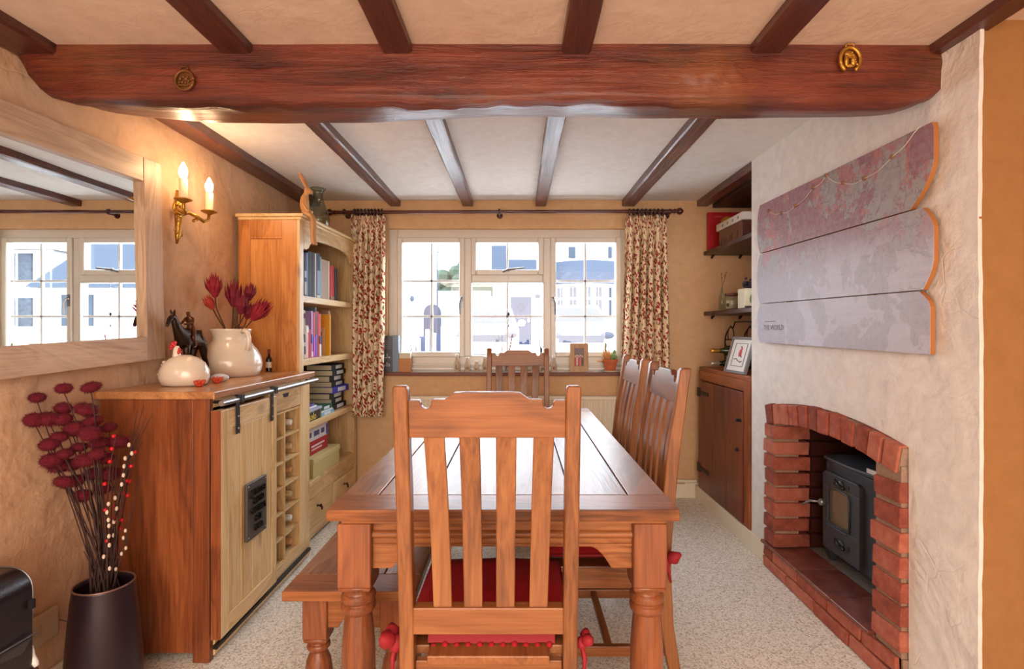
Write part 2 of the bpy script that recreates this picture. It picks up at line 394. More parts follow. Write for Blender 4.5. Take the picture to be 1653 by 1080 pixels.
# ceilings: lower plaster in front of the big beam, higher behind it
def cg(z0, y0, y1, amp):
    return lambda u, v: (-1.7+3.8*u, y0+(y1-y0)*v, z0+amp*noise.noise(Vector((u*5, v*4, z0))))
P().grid(60, 16, cg(2.095, -2.7, 1.72, .006)).make('ceiling_front', CEILF, smooth=True, **st)
P().grid(60, 30, cg(2.158, 1.6, 4.0, .008)).make('ceiling_rear', CEIL, smooth=True, **st)
B(-1.75, 2.15, -2.7, 4.3, 2.2, 2.3).make('ceiling_slab', CEIL, **st)
# skirting boards
B(1.282, 1.30, 2.795, YB-.02, 0, .102).make('baseboard_right', CREAM, bevel=.004, **st)
B(.70, 1.30, YB-.02, YB, 0, .102).make('baseboard_back', CREAM, bevel=.004, **st)
B(XL, XL+.016, .2, 1.9, 0, .10).make('baseboard_left', CREAM, bevel=.004, **st)
pp = P(); pp.tube([(.70, 3.895, .128), (1.1, 3.895, .126), (1.29, 3.895, .124)], .011, 8); pp.box(1.20, 1.30, 3.875, 3.918, .106, .118)
pp.make('trim_pipe', CREAM, smooth='a', **st)
# ---------------------------------------------------------------- window
wf = thing('window_1', None, None, (0, 4.0, WZ0), kind='structure')
YW = 3.985
def frame(p, x0, x1, z0, z1, t, y0, y1, tb=None):
    tb = tb or t
    p.box(x0, x0+t, y0, y1, z0, z1); p.box(x1-t, x1, y0, y1, z0, z1)
    p.box(x0+t, x1-t, y0, y1, z1-t, z1); p.box(x0+t, x1-t, y0, y1, z0, z0+tb)
UPVC = plain((226, 222, 214), .3, 0, .2)
k = 4.02/F
X = lambda px: (px-CX)*k
Z = lambda py: CH-(py-CY)*k
p = P(); p.box(X(622), X(644), YW, YW+.07, WZ0, Z(364)); p.box(X(1000), X(1020), YW, YW+.07, WZ0, Z(364))
p.box(X(644), X(1000), YW, YW+.07, Z(386), Z(364)); p.box(X(644), X(1000), YW, YW+.07, WZ0, Z(575))
p.box(X(750), X(762), YW, YW+.07, Z(575), Z(386)); p.box(X(876), X(889), YW, YW+.07, Z(575), Z(386))
p.box(X(762), X(876), YW, YW+.07, Z(456), Z(444))
p.make('window_frame', UPVC, wf, bevel=.006)
p = P(); p.box(X(632), X(1009), YW-.02, YW+.02, Z(589), Z(586)); p.box(X(632), X(1009), YW-.035, YW+.02, Z(596), Z(592)); p.make('frame_bead', UPVC, wf, bevel=.004)
def bars(x0, x1, z0, z1, xs, zs, parent):
    for xx in xs: B(xx-.008, xx+.008, YW+.024, YW+.046, z0, z1).make('glazing_bar', BARM, parent, bevel=.002)
    for zz in zs: B(x0, x1, YW+.024, YW+.046, zz-.008, zz+.008).make('glazing_bar', BARM, parent, bevel=.002)
BARM = plain((226, 230, 234), .35)
def pane(x0, x1, z0, z1, parent, nm='pane'): B(x0, x1, YW+.030, YW+.036, z0, z1).make(nm, GLASS, parent)
for (a, b, hx) in ((643, 751, 748), (888, 1001, 891)):
    p = P(); frame(p, X(a), X(b), Z(576), Z(385), .040, YW-.018, YW+.05)
    c = p.make('casement', UPVC, wf, bevel=.008)
    g0, g1 = X(a)+.038, X(b)-.038
    pane(g0, g1, Z(576)+.03, Z(385)-.03, c)
    bars(g0, g1, Z(576)+.03, Z(385)-.03, [(g0+g1)/2], [Z(454), Z(511)], c)
    hx = (X(b)-.02) if a == 643 else (X(a)+.02)
    h = P(); h.ball((hx, YW-.032, Z(483)), (.014, .016, .014)); h.box(hx-.010, hx+.010, YW-.024, YW-.014, Z(495), Z(476))
    s = -1 if a == 643 else 1
    h.tube([(hx, YW-.04, Z(483)), (hx+s*.012, YW-.045, Z(490)), (hx+s*.012, YW-.045, Z(508))], [.009, .008, .006], 8)
    h.make('window_handle', STEEL, c, smooth='a')
p = P(); frame(p, X(761), X(877), Z(445), Z(385), .040, YW-.018, YW+.05); c = p.make('casement', UPVC, wf, bevel=.008)
g0, g1 = X(761)+.038, X(877)-.038; pane(g0, g1, Z(445)+.03, Z(385)-.03, c); bars(g0, g1, Z(445)+.03, Z(385)-.03, [(g0+g1)/2], [], c)
h = P(); h.ball((X(821), YW-.034, Z(437)), .014); h.tube([(X(812), YW-.03, Z(440)), (X(821), YW-.042, Z(437)), (X(846), YW-.034, Z(434))], [.008, .009, .006], 8); h.make('window_handle', STEEL, c, smooth='a')
pane(X(760), X(878), Z(572), Z(456), wf); bars(X(760), X(878), Z(572), Z(456), [(g0+g1)/2], [Z(511)], wf)
p = P(); frame(p, X(759), X(879), Z(576), Z(455), .012, YW-.004, YW+.05); p.make('glass_bead', UPVC, wf, bevel=.003)
# painted inner sill with its varnished edge
B(WX0+.0, WX1-.0, YB-.02, YW+.0, .895, .912).make('trim_sill', plain((232, 230, 224), .35, 0, .2), **st)
B(WX0-.03, WX1+.0, YB-.034, YB-.018, .885, .912).make('trim_sill_edge', plain((116, 62, 44), .4), bevel=.004, **st)
# ---------------------------------------------------------------- beams
def mainbeam():
    import bisect
    xs = [-1.545, -1.51, -1.46, -1.38, -1.25, -1.05, -.8, -.5, -.2, .1, .4, .7, .95, 1.12, 1.22, 1.28, 1.315, 1.345]
    zf = [2.06, 2.00, 1.945, 1.922, 1.918, 1.913, 1.912, 1.914, 1.912, 1.915, 1.913, 1.908, 1.905, 1.905, 1.912, 1.935, 1.965, 2.0]   # lower front arris
    zb = [2.07, 2.015, 1.985, 1.960, 1.943, 1.930, 1.926, 1.928, 1.940, 1.945, 1.940, 1.938, 1.940, 1.942, 1.948, 1.955, 1.975, 2.0]  # lower back arris
    def it(a, x):
        i = min(max(bisect.bisect(xs, x)-1, 0), len(xs)-2); t = (x-xs[i])/(xs[i+1]-xs[i]); return a[i]+(a[i+1]-a[i])*t
    n = 150; prof = 26; vs = []
    for i in range(n+1):
        x = xs[0]+(xs[-1]-xs[0])*i/n
        f, b = it(zf, x), it(zb, x); e = min(1, (x-xs[0]+.02)/.12, (xs[-1]-x+.02)/.1)
        y0, y1 = 1.65+.02*(1-e)**2, 1.86
        top = 2.125
        ring = []
        for (a0, a1, k0) in (((y0+.006, top), (y0-.004, (top+f)/2), 5), ((y0-.004, (top+f)/2), (y0+.002, f+.008), 5), ((y0+.002, f+.008), (y0+.03, f), 3), ((y0+.03, f), (y1-.02, b), 6), ((y1-.02, b), (y1, b+.03), 2), ((y1, b+.03), (y1, 2.17), 4)):
            for q in range(k0): t = q/k0; ring.append((a0[0]+(a1[0]-a0[0])*t, a0[1]+(a1[1]-a0[1])*t))
        ring.append((y1, 2.17))
        for (y, z) in ring:
            v = Vector((x*2.0, y*9, z*14)); d = noise.noise(v)*.007+noise.noise(v*3.1)*.003
            if z > 2.09: d *= .3
            kn = math.exp(-((x-.62)**2/.014+(z-2.0)**2/.0035)); d += kn*.012*noise.noise(Vector((x*40, z*40, 1)))+kn*.010
            if z < 1.935 and abs(y-1.66) < .05: d += .010*noise.noise(Vector((x*11, 5, y*3)))
            vs.append(Vector((x, y-d*(1 if y < 1.75 else -.6), z+(d*.9 if z < 1.96 and z < 2.09 else 0))))
    m = len(ring)
    fs = [(i*m+j, i*m+j+1, (i+1)*m+j+1, (i+1)*m+j) for i in range(n) for j in range(m-1)]
    fs += [tuple(range(m)), tuple(n*m+j for j in range(m))[::-1]]
    return P().add(vs, fs)
mainbeam().make('main_beam', BEAM, smooth=True, label='massive gnarled dark red oak beam spanning the room under the ceiling', cat='beam', kind='structure')
def joist(x0, x1, y0, y1, zb, zt, seed, name='ceiling_joist', lab=''):
    n = 26; vs = []
    for i in range(n+1):
        y = y0+(y1-y0)*i/n; j = lambda s_: .004*noise.noise(Vector((y*3, s_, seed*3.1)))+.0015*noise.noise(Vector((y*17, s_, seed)))
        for (a, b, s_) in ((x0, zt, 1), (x0, zb+.006, 2), (x0+.007, zb, 3), (x1-.007, zb, 4), (x1, zb+.006, 5), (x1, zt, 6)):
            vs.append((a+j(s_), y, b+(j(s_+9)*.6 if b < zt else 0)))
    fs = [(i*6+k, i*6+(k+1) % 6, (i+1)*6+(k+1) % 6, (i+1)*6+k) for i in range(n) for k in range(6)]+[tuple(range(6)), tuple(range(n*6, n*6+6))[::-1]]
    return P().add(vs, fs).make(name, JOIST, label=lab, cat='beam', kind='structure', group='ceiling joists')
ords = ['first', 'second', 'third', 'fourth', 'fifth', 'sixth']
for i, (a, b) in enumerate(((-1.55, -1.415), (-.91, -.815), (-.415, -.325), (.135, .222), (.712, .806), (1.262, 1.335))):
    joist(a, b, -1.0, 1.66, 2.064, 2.12, i, lab='dark joist in front of the big beam, %s of six from the mirror wall' % ords[i])
for i, (a, b) in enumerate(((-1.55, -1.435), (-.932, -.852), (-.402, -.325), (.126, .205), (.757, .850), (1.302, 1.385))):
    joist(a, b, 1.84, 3.925, 2.115, 2.19, i+20, lab='weathered joist behind the big beam, %s of six from the mirror wall' % ords[i])
B(1.385, 1.72, 3.0, 3.13, 2.07, 2.2).make('trim_lintel', SHELF, **st)
B(1.41, 1.72, 3.13, 3.90, 2.10, 2.13).make('trim_alcove_soffit', SHELF, **st)
p = P(); p.lathe([(.0, 0), (.011, .004), (.013, .010), (.010, .016), (0, .018)], (0, 0, 0), 12, axis='y'); p.xf(Matrix.Translation((1.303, 1.634, 2.088)))
p.make('beam_bolt', IRON, label='dark bolt head at the chimney end of the big beam', cat='bolt', smooth=True)
# ---------------------------------------------------------------- fireplace
random.seed(11)
fp = thing('fireplace_surround', 'arched red brick fireplace surround with raised tiled hearth in the white chimney breast', 'fireplace', (1.3, AD, 0))
def brick(c8, parent=fp):       # c8: bottom ring and top ring, jittered
    p = P(); a = [Vector(q)+Vector([random.uniform(-.003, .003) for _ in range(3)]) for q in c8]; p.hexa(a[:4], a[4:]); return p.make('brick', BRICK, parent, bevel=.005, seg=2)
def bb(x0, x1, y0, y1, z0, z1): return brick([(x0, y0, z0), (x1, y0, z0), (x1, y1, z0), (x0, y1, z0), (x0, y0, z1), (x1, y0, z1), (x1, y1, z1), (x0, y1, z1)])
XB = 1.272
n = 12
for i in range(n):
    t0 = -TH+2*TH*(i+.07)/n; t1 = -TH+2*TH*(i+.93)/n
    o_ = random.uniform(-.004, .004); ro = RE+random.uniform(-.006, .004)
    pt = lambda r, t, x: (x, AD+r*math.sin(t), ZC+r*math.cos(t))
    brick([pt(RI, t0, XB+o_), pt(RI, t0, 1.40), pt(RI, t1, 1.40), pt(RI, t1, XB+o_), pt(ro, t0, XB+o_), pt(ro, t0, 1.40), pt(ro, t1, 1.40), pt(ro, t1, XB+o_)])
DN0, DN1, DF0, DF1 = 1.797, 1.938, 2.675, 2.788
for i in range(7):
    z0 = .140+i*.0835 if i else .140
    z0 = .134+i*.0830
    o_ = random.uniform(-.004, .004); q = random.uniform(-.008, .008)
    bb(XB+o_, 1.46, DN0, DN1+q, z0+.005, z0+.073)
for i in range(8):
    z0 = .134+i*.0765; o_ = random.uniform(-.004, .004); q = random.uniform(-.006, .006)
    bb(XB+o_, 1.45, DF0-q, DF1, z0+.004, z0+.068)
# two courses under the hearth
yy = 2.79
for L in (.235, .245, .245, .23): bb(XB-.006, 1.38, yy-L+.008, yy, .003, .052 if False else .055); yy -= L
yy = 2.79
for L in (.10, .235, .24, .22, .19): bb(XB-.002, 1.38, yy-L+.009, yy, .062, .112); yy -= L
# mortar behind and between the bricks
p = P(); p.box(XB+.012, 1.40, DN0+.008, DN1-.006, 0, .76); p.box(XB+.012, 1.40, DF0+.014, DF1-.004, 0, .765); p.box(XB+.012, 1.44, DN0, 2.785, 0, .116)
arc = [(AD+(RI+.006)*math.sin(-TH+2*TH*i/16), ZC+(RI+.006)*math.cos(-TH+2*TH*i/16)) for i in range(17)]
arc2 = [(AD+(RE-.004)*math.sin(-TH+2*TH*i/16), ZC+(RE-.004)*math.cos(-TH+2*TH*i/16)) for i in range(17)][::-1]
p.prism(arc+arc2, 'x', XB+.010, 1.39)
p.make('mortar', MORTAR, fp)
for (a, b) in ((2.80, 2.442), (2.438, 2.184), (2.180, 1.945)):
    pr = [(1.262, .118), (1.258, .124), (1.262, .134), (1.45, .136), (1.45, .118)]
    P().prism(pr, 'y', b, a).make('hearth_tile', TILE, fp, bevel=.003)
B(1.40, 1.84, 1.90, 2.70, .10, .134).make('hearth_slab', SLATE, fp)
# firebox: sooty courses on the far cheek, back and near cheek
for i in range(9):
    z0 = .134+i*.0765; s_ = random.uniform(0, .006)
    B(1.455, 1.83, 2.676-s_, 2.76, z0+.004, z0+.070).make('firebox_brick', SOOT, fp, bevel=.004)
for r_ in range(10):
    for c_ in range(4):
        y0 = 1.89+c_*.225-(.11 if r_ % 2 else 0); z0 = .134+r_*.0765
        B(1.83+random.uniform(0, .005), 1.9, max(y0, 1.88), min(y0+.216, 2.74), z0+.004, z0+.070).make('firebox_brick', SOOT, fp, bevel=.003)
p = P(); p.box(1.84, 1.92, 1.86, 2.78, 0, 1.1); p.box(1.45, 1.9, 1.86, 1.90, 0, 1.1); p.box(1.45, 1.9, 2.69, 2.78, 0, 1.1); p.box(1.40, 1.9, 1.86, 2.78, .93, 1.1)
p.make('firebox_lining', SOOT, fp)
# ---------------------------------------------------------------- outside, seen through the panes
YH = 23.0
def ex(x, y, D=YH): q = at(x, y, D); return q.x, q.z
EW = plain((196, 194, 190), .9); EBLUE = plain((34, 48, 72), .9); EROOF = plain((46, 54, 68), .9); EGREY = plain((40, 47, 58), .9)
EDK = plain((30, 36, 50), .9); EFOL = plain((34, 48, 34), .9, 0, 0, .6); EROAD = plain((190, 190, 190), .9); ETILE = plain((120, 110, 104), .9)
B(-40, 60, 4.6, 60, .28, .42).make('ground_street', EROAD, **st)
B(-3.2, 3.4, 4.5, 5.2, .0, .30).make('ground_front', EROAD, **st)
def exbox(x0, x1, y0, y1, D, d=.05): a = ex(x0, y1, D); b = ex(x1, y0, D); return (a[0], b[0], D, D+d, a[1], b[1])
# house across the street with the pale blue door
ho = thing('far_house', 'cream house across the street with a pale blue front door', 'house', (0, YH, .42))
x0, _ = ex(796, 0); x1, _ = ex(892, 0)
B(x0, x1, YH, YH+2.4, .42, 6.4).make('house_wall', EW, ho)
B(*exbox(792, 892, 446, 456, YH-.5, .6)).make('porch_roof', EROOF, ho)
B(*exbox(793, 817, 396, 447, YH-.12, .1)).make('hung_slates', EROOF, ho); B(*exbox(817, 866, 419, 447, YH-.12, .1)).make('hung_slates', EROOF, ho)
d_ = B(*exbox(824, 858, 479, 556, YH-.06, .06)).make('front_door', plain((24, 36, 58), .9), ho)
q = exbox(841, 841, 496, 496, YH); cz = q[4]; cx = q[0]
B(cx-.13, cx+.13, YH-.075, YH-.055, .0, .0+.02).xf(Matrix.Identity(4))
dm = P(); 
for i in range(4):
    a, b = math.pi/2*i, math.pi/2*(i+1); dm.tube([(cx+.17*math.cos(a), YH-.08, cz+.19*math.sin(a)), (cx+.17*math.cos(b), YH-.08, cz+.19*math.sin(b))], .016, 5)
dm.make('diamond_light', EDK, d_)
B(*exbox(834, 847, 522, 526, YH-.09, .03)).make('letter_plate', EW, d_); B(*exbox(852, 855, 514, 520, YH-.10, .04)).make('door_handle', EW, d_)
f = P(); a = exbox(822, 824, 477, 556, YH-.09, .1); b = exbox(858, 860, 477, 556, YH-.09, .1); f.box(*a); f.box(*b); f.box(*exbox(822, 860, 476, 479, YH-.09, .1)); f.make('door_frame', EW, ho)
B(*exbox(864, 872, 475, 481, YH-.10, .1)).make('wall_lamp', EGREY, ho)
# bay windowed house
hb = thing('bay_house', 'white house across the street with slate hung bay and tall windows', 'house', (3, YH, .42))
B(ex(892, 0)[0], ex(1030, 0)[0], YH+.1, YH+6, .42, 6.4).make('house_wall', EW, hb)
def bay(u, v):
    x = ex(896, 0)[0]+(ex(1000, 0)[0]-ex(896, 0)[0])*u; z0, z1 = ex(0, 460)[1], ex(0, 424)[1]
    return (x, YH-.15-.9*math.sin(math.pi*min(max(u, 0), 1))*(1-.2*v), z0+(z1-z0)*v)
P().grid(14, 1, bay).make('bay_roof', EROOF, hb, solid=.05)
def bayw(u, v):
    x = ex(896, 0)[0]+(ex(1000, 0)[0]-ex(896, 0)[0])*u
    return (x, YH-.05-.8*math.sin(math.pi*u), .42+(ex(0, 460)[1]-.42)*v)
P().grid(14, 1, bayw).make('bay_wall', EW, hb, solid=.05)
for i, px in enumerate((900, 919, 941, 959, 977)):
    u = (px+5-896)/104; yb = -.10-.8*math.sin(math.pi*u)
    for (ya, yc) in ((464, 480), (484, 511)):
        a = exbox(px, px+11, ya, yc, YH-.6); sc = 1
        wn = B(a[0], a[1], YH+yb-.03, YH+yb+.05, a[4], a[5]).make('window', EGREY, hb)
        B((a[0]+a[1])/2-.012, (a[0]+a[1])/2+.012, YH+yb-.05, YH+yb-.02, a[4], a[5]).make('glazing_bar', EW, wn)
for (xa, xb, ya, yb) in ((918, 929, 398, 416), (982, 988, 398, 416)): B(*exbox(xa, xb, ya, yb, YH, .1)).make('window', EGREY, hb)
# left white cottage with arched gate, garden wall, lamp post, tree
hl = thing('white_cottage', 'white rendered cottage end with arched gate beyond the left casement', 'house', (-4, 17, .42))
B(-9, ex(703, 0, 17)[0], 17, 17.5, .42, 6.0).make('house_wall', EW, hl)
gx0, gx1 = ex(684, 0, 16.9)[0], ex(712, 0, 16.9)[0]; gz = ex(0, 505, 16.9)[1]; r_ = (gx1-gx0)/2
P().prism([(gx0, .42), (gx1, .42)]+[((gx0+gx1)/2+r_*math.cos(math.pi*i/10), gz+r_*math.sin(math.pi*i/10)) for i in range(11)], 'y', 16.86, 16.97).make('arched_gate', EDK, hl)
P().ball((ex(665, 0, 16.9)[0], 16.9, ex(0, 482, 16.9)[1]), (.07, .05, .10)).make('wall_lamp', EGREY, hl, smooth=True)
B(ex(702, 0, 24)[0], ex(792, 0, 24)[0], 24, 24.3, .42, ex(0, 470, 24)[1]).make('garden_wall', EW, label='long pale garden wall between the cottage and the blue door house', cat='wall')
p = P(); p.tube([at(706, 575, 16), at(706, 470, 16), at(706, 410, 16), at(709, 396, 16), at(714, 388, 16)], [.03, .025, .02, .015, .015], 6); p.make('street_lamp_post', EDK, label='thin street lamp post beside the arched gate', cat='lamp post')
random.seed(5)
tr = thing('round_tree', 'round green tree above the garden wall', 'tree', tuple(at(742, 560, 27)))
p = P(); tc = at(738, 470, 27)
for i in range(46):
    q = Vector((random.gauss(0, 1), random.gauss(0, .7), random.gauss(0, 1))).normalized()*random.uniform(.5, 1)
    p.ball((tc.x+q.x*1.05, 27+q.y*.9, tc.z+q.z*1.6), random.uniform(.3, .5), 7, 5)
p.make('crown', EFOL, tr); P().tube([(tc.x, 27, .42), (tc.x, 27, tc.z)], .12, 8).make('trunk', EDK, tr)
tr2 = thing('garden_hedge', 'low green hedge top above the far end of the garden wall', 'hedge', tuple(at(785, 560, 26)))
p = P()
for i in range(26): p.ball(at(762+random.uniform(0, 30), 466+random.uniform(-8, 6), 26.5), random.uniform(.25, .36), 7, 5)
p.make('foliage', EFOL, tr2)
fn = thing('picket_fence', 'white picket fence stepping up outside the left casement', 'fence', tuple(at(690, 580, 11)))
for i, (px, ty) in enumerate(((660, 560), (668, 555), (676, 546), (690, 532), (701, 538), (715, 527))):
    a = at(px, ty, 11); B(a.x-.035, a.x+.035, 10.96, 11.04, .42, a.z).make('picket', EW, fn, bevel=.01)
for (xa, xb, ya) in ((676, 690, 543), (701, 715, 539), (658, 676, 560)):
    a = exbox(xa, xb, ya, 570, 11.05, .03); B(*a).make('fence_panel', EBLUE, fn)
def car(name, cx, cy_, D, w_, h_, lab, plate=True):
    c = thing(name, lab, 'car', (cx, D, .42)); L = 4.0
    body = [(-w_/2, .25), (-w_/2, .80), (-w_/2+.05, .92), (w_/2-.05, .92), (w_/2, .80), (w_/2, .25)]
    P().prism([(cx+a, .42+b) for a, b in body], 'y', D, D+L).make('body', EW, c, bevel=.06)
    hexa_a = [(cx-w_/2+.05, D+.7, 1.32), (cx+w_/2-.05, D+.7, 1.32), (cx+w_/2-.05, D+3.6, 1.32), (cx-w_/2+.05, D+3.6, 1.32)]
    hexa_b = [(cx-w_/2+.22, D+1.5, .42+h_), (cx+w_/2-.22, D+1.5, .42+h_), (cx+w_/2-.22, D+3.1, .42+h_), (cx-w_/2+.22, D+3.1, .42+h_)]
    P().hexa(hexa_a, hexa_b).make('cabin', EW, c, bevel=.04)
    P().hexa([(cx-w_/2+.14, D+.74, 1.345), (cx+w_/2-.14, D+.74, 1.345), (cx+w_/2-.14, D+.80, 1.345), (cx-w_/2+.14, D+.80, 1.345)],
             [(cx-w_/2+.26, D+1.36, .42+h_-.08), (cx+w_/2-.26, D+1.36, .42+h_-.08), (cx+w_/2-.26, D+1.42, .42+h_-.08), (cx-w_/2+.26, D+1.42, .42+h_-.08)]).make('windscreen', EDK, c)
    B(cx-.55, cx+.55, D-.03, D+.02, .42+.48, .42+.66).make('grille', EDK, c)
    B(cx-.27, cx+.27, D-.05, D-.02, .42+.34, .42+.45).make('number_plate', EW, c)
    for s_ in (-1, 1):
        P().ball((cx+s_*(w_/2-.22), D, .42+.66), (.17, .06, .09), 10, 6).make('headlight', EGREY, c, smooth=True)
        for yy in (D+.75, D+3.2): P().lathe([(.05, -.1), (.32, -.1), (.34, 0), (.32, .1), (.05, .1)], (cx+s_*(w_/2-.1), yy, .42+.34), 16, axis='x').make('wheel', EDK, c)
        P().ball((cx+s_*(w_/2+.08), D+1.0, 1.42), (.11, .07, .08), 8, 6).make('wing_mirror', EW, c, smooth=True)
car('parked_car', at(785, 0, 14).x, 0, 14, 1.7, 1.42, 'white parked car seen through the middle pane')
car('parked_car', at(938, 0, 13).x, 0, 13, 1.72, 1.45, 'white parked car seen through the right-hand casement')
# houses further along, seen only in the mirror
for i, (hx, hy, rz, lab, rm) in enumerate(((13.9, 17, 3.3, 'pale house with tiled roof reflected in the mirror', ETILE), (8.4, 15.5, 2.0, 'low house with slate roof reflected beside the horse statue', EROOF), (19.5, 20, 3.4, 'white house furthest along the street in the mirror', ETILE))):
    h = thing('far_house', lab, 'house', (hx, hy, .42)); wd = 2.3
    B(hx-wd, hx+wd, hy, hy+5, .42, rz+.42).make('house_wall', EW, h)
    P().prism([(hx-wd-.2, rz+.42), (hx+wd+.2, rz+.42), (hx, rz+2.0)], 'y', hy-.3, hy+5.2).make('roof', rm, h)
    for wx_ in (-1.2, 1.2):
        for wz in ((.9, 2.3) if rz > 2.5 else (.9,)):
            wn = B(hx+wx_-.45, hx+wx_+.45, hy-.05, hy, .42+wz, .42+wz+.9).make('window', EGREY, h); B(hx+wx_-.02, hx+wx_+.02, hy-.08, hy-.04, .42+wz, .42+wz+.9).make('glazing_bar', EW, wn)
# ================================================================ FURNITURE
# ---------------------------------------------------------------- dining table
tb = thing('dining_table', 'large wooden plank-topped dining table with turned legs in the middle of the room', 'table', (-.038, 2.26, 0))
TX0, TX1, TY0, TY1, TZ = -.490, .414, 1.374, 3.165, .760
for (a, b) in ((TY0, 1.500), (TY1-.126, TY1)): B(TX0, TX1, a, b, TZ-.030, TZ).make('end_plank', TBx, tb, bevel=.003)
xs = [TX0+.0, -.387, -.237, -.045, .148, .3065, TX1-.0]
for a, b in zip(xs, xs[1:]): B(a+.0015, b-.0015, 1.5025, TY1-.1285, TZ-.030, TZ-.0005).make('plank', TBy, tb, bevel=.003)
B(TX0+.03, TX1-.03, TY0+.03, TY1-.03, TZ-.045, TZ-.031).make('underframe', TBx, tb)
leg_prof = [(.026, 0), (.030, .01), (.033, .05), (.026, .075), (.032, .085), (.034, .10), (.040, .20), (.044, .30), (.043, .38), (.038, .44), (.035, .468), (.044, .472), (.046, .482), (.044, .492), (.038, .494), (.044, .498), (.046, .508), (.044, .518), (.037, .522), (.037, .532), (.046, .545)]
def turned_leg(name, cx, cy, hw, ztop, prof, mat, parent, zb=.545):
    p = P(); p.lathe(prof, (cx, cy, 0), 20); p.hexa([(cx+a*hw*.9, cy+b*hw*.9, zb-.012) for a, b in ((-1, -1), (1, -1), (1, 1), (-1, 1))], [(cx+a*hw, cy+b*hw, zb) for a, b in ((-1, -1), (1, -1), (1, 1), (-1, 1))])
    p.box(cx-hw, cx+hw, cy-hw, cy+hw, zb, ztop)
    return p.make(name, mat, parent, bevel=.003, smooth='a', seg=1)
for cx in (-.427, .345):
    for cy in (1.446, 3.09): turned_leg('leg', cx, cy, .044, TZ-.045, leg_prof, TBz, tb)
def apron_pts(x0, x1, zt, ze, zc, run=.10):
    # profile with scrolled shoulders next to the legs
    L = [(x0, ze), (x0+run*.55, ze), (x0+run*.62, ze+.012)]
    for i in range(6): t = i/5; L.append((x0+run*(.62+.5*t), ze+.012+(zc-ze-.012)*(math.sin(math.pi/2*t))))
    Rr = [(x0+x1-a, b) for a, b in L][::-1]
    return L+Rr+[(x1, zt), (x0, zt)]
for (yy, nm) in ((1.425, 'apron'), (3.09, 'apron')):
    a = P().prism(apron_pts(-.385, .303, TZ-.045, .588, .645), 'y', yy, yy+.022).make('apron', TBx, tb, bevel=.003)
    q = P(); q.prism([(yy, .668), (yy-.006, .671), (yy-.011, .677), (yy-.011, .682), (yy-.006, .688), (yy, .690)], 'x', -.385, .303); q.box(-.385, .303, yy-.004, yy, .650, .655)
    q.make('moulding', TBx, a, smooth='a')
for xx in (-.46, .358):
    P().prism([(b, c) for b, c in apron_pts(1.49, 3.05, TZ-.045, .60, .645)], 'x', xx, xx+.02).make('side_rail', TBy, tb, bevel=.003)
# ---------------------------------------------------------------- bench
bn = thing('bench', 'low wooden plank bench along the left side of the dining table', 'bench', (-.496, 2.2, 0))
for (a, b) in ((1.583, 1.698), (2.72, 2.835)): B(-.694, -.300, a, b, .420, .450).make('end_plank', TBx, bn, bevel=.003)
for a, b in ((-.694, -.560), (-.560, -.421), (-.421, -.300)): B(a+.001, b-.001, 1.7005, 2.7175, .420, .4495).make('plank', TBy, bn, bevel=.003)
bl = [(.022, 0), (.026, .01), (.024, .03), (.034, .07), (.042, .12), (.042, .16), (.036, .205), (.026, .228), (.024, .235), (.033, .240), (.036, .248), (.033, .256), (.026, .260), (.036, .275)]
for cx in (-.615, -.380):
    for cy in (1.665, 2.75): turned_leg('leg', cx, cy, .037, .420, bl, TBz, bn, .28)
for yy in (1.64, 2.76): P().prism(apron_pts(-.58, -.415, .42, .312, .345, .06), 'y', yy, yy+.018).make('apron', TBx, bn, bevel=.002)
for xx in (-.635, -.378): P().prism(apron_pts(1.70, 2.71, .42, .33, .36, .08), 'x', xx, xx+.018).make('side_rail', TBy, bn, bevel=.002)
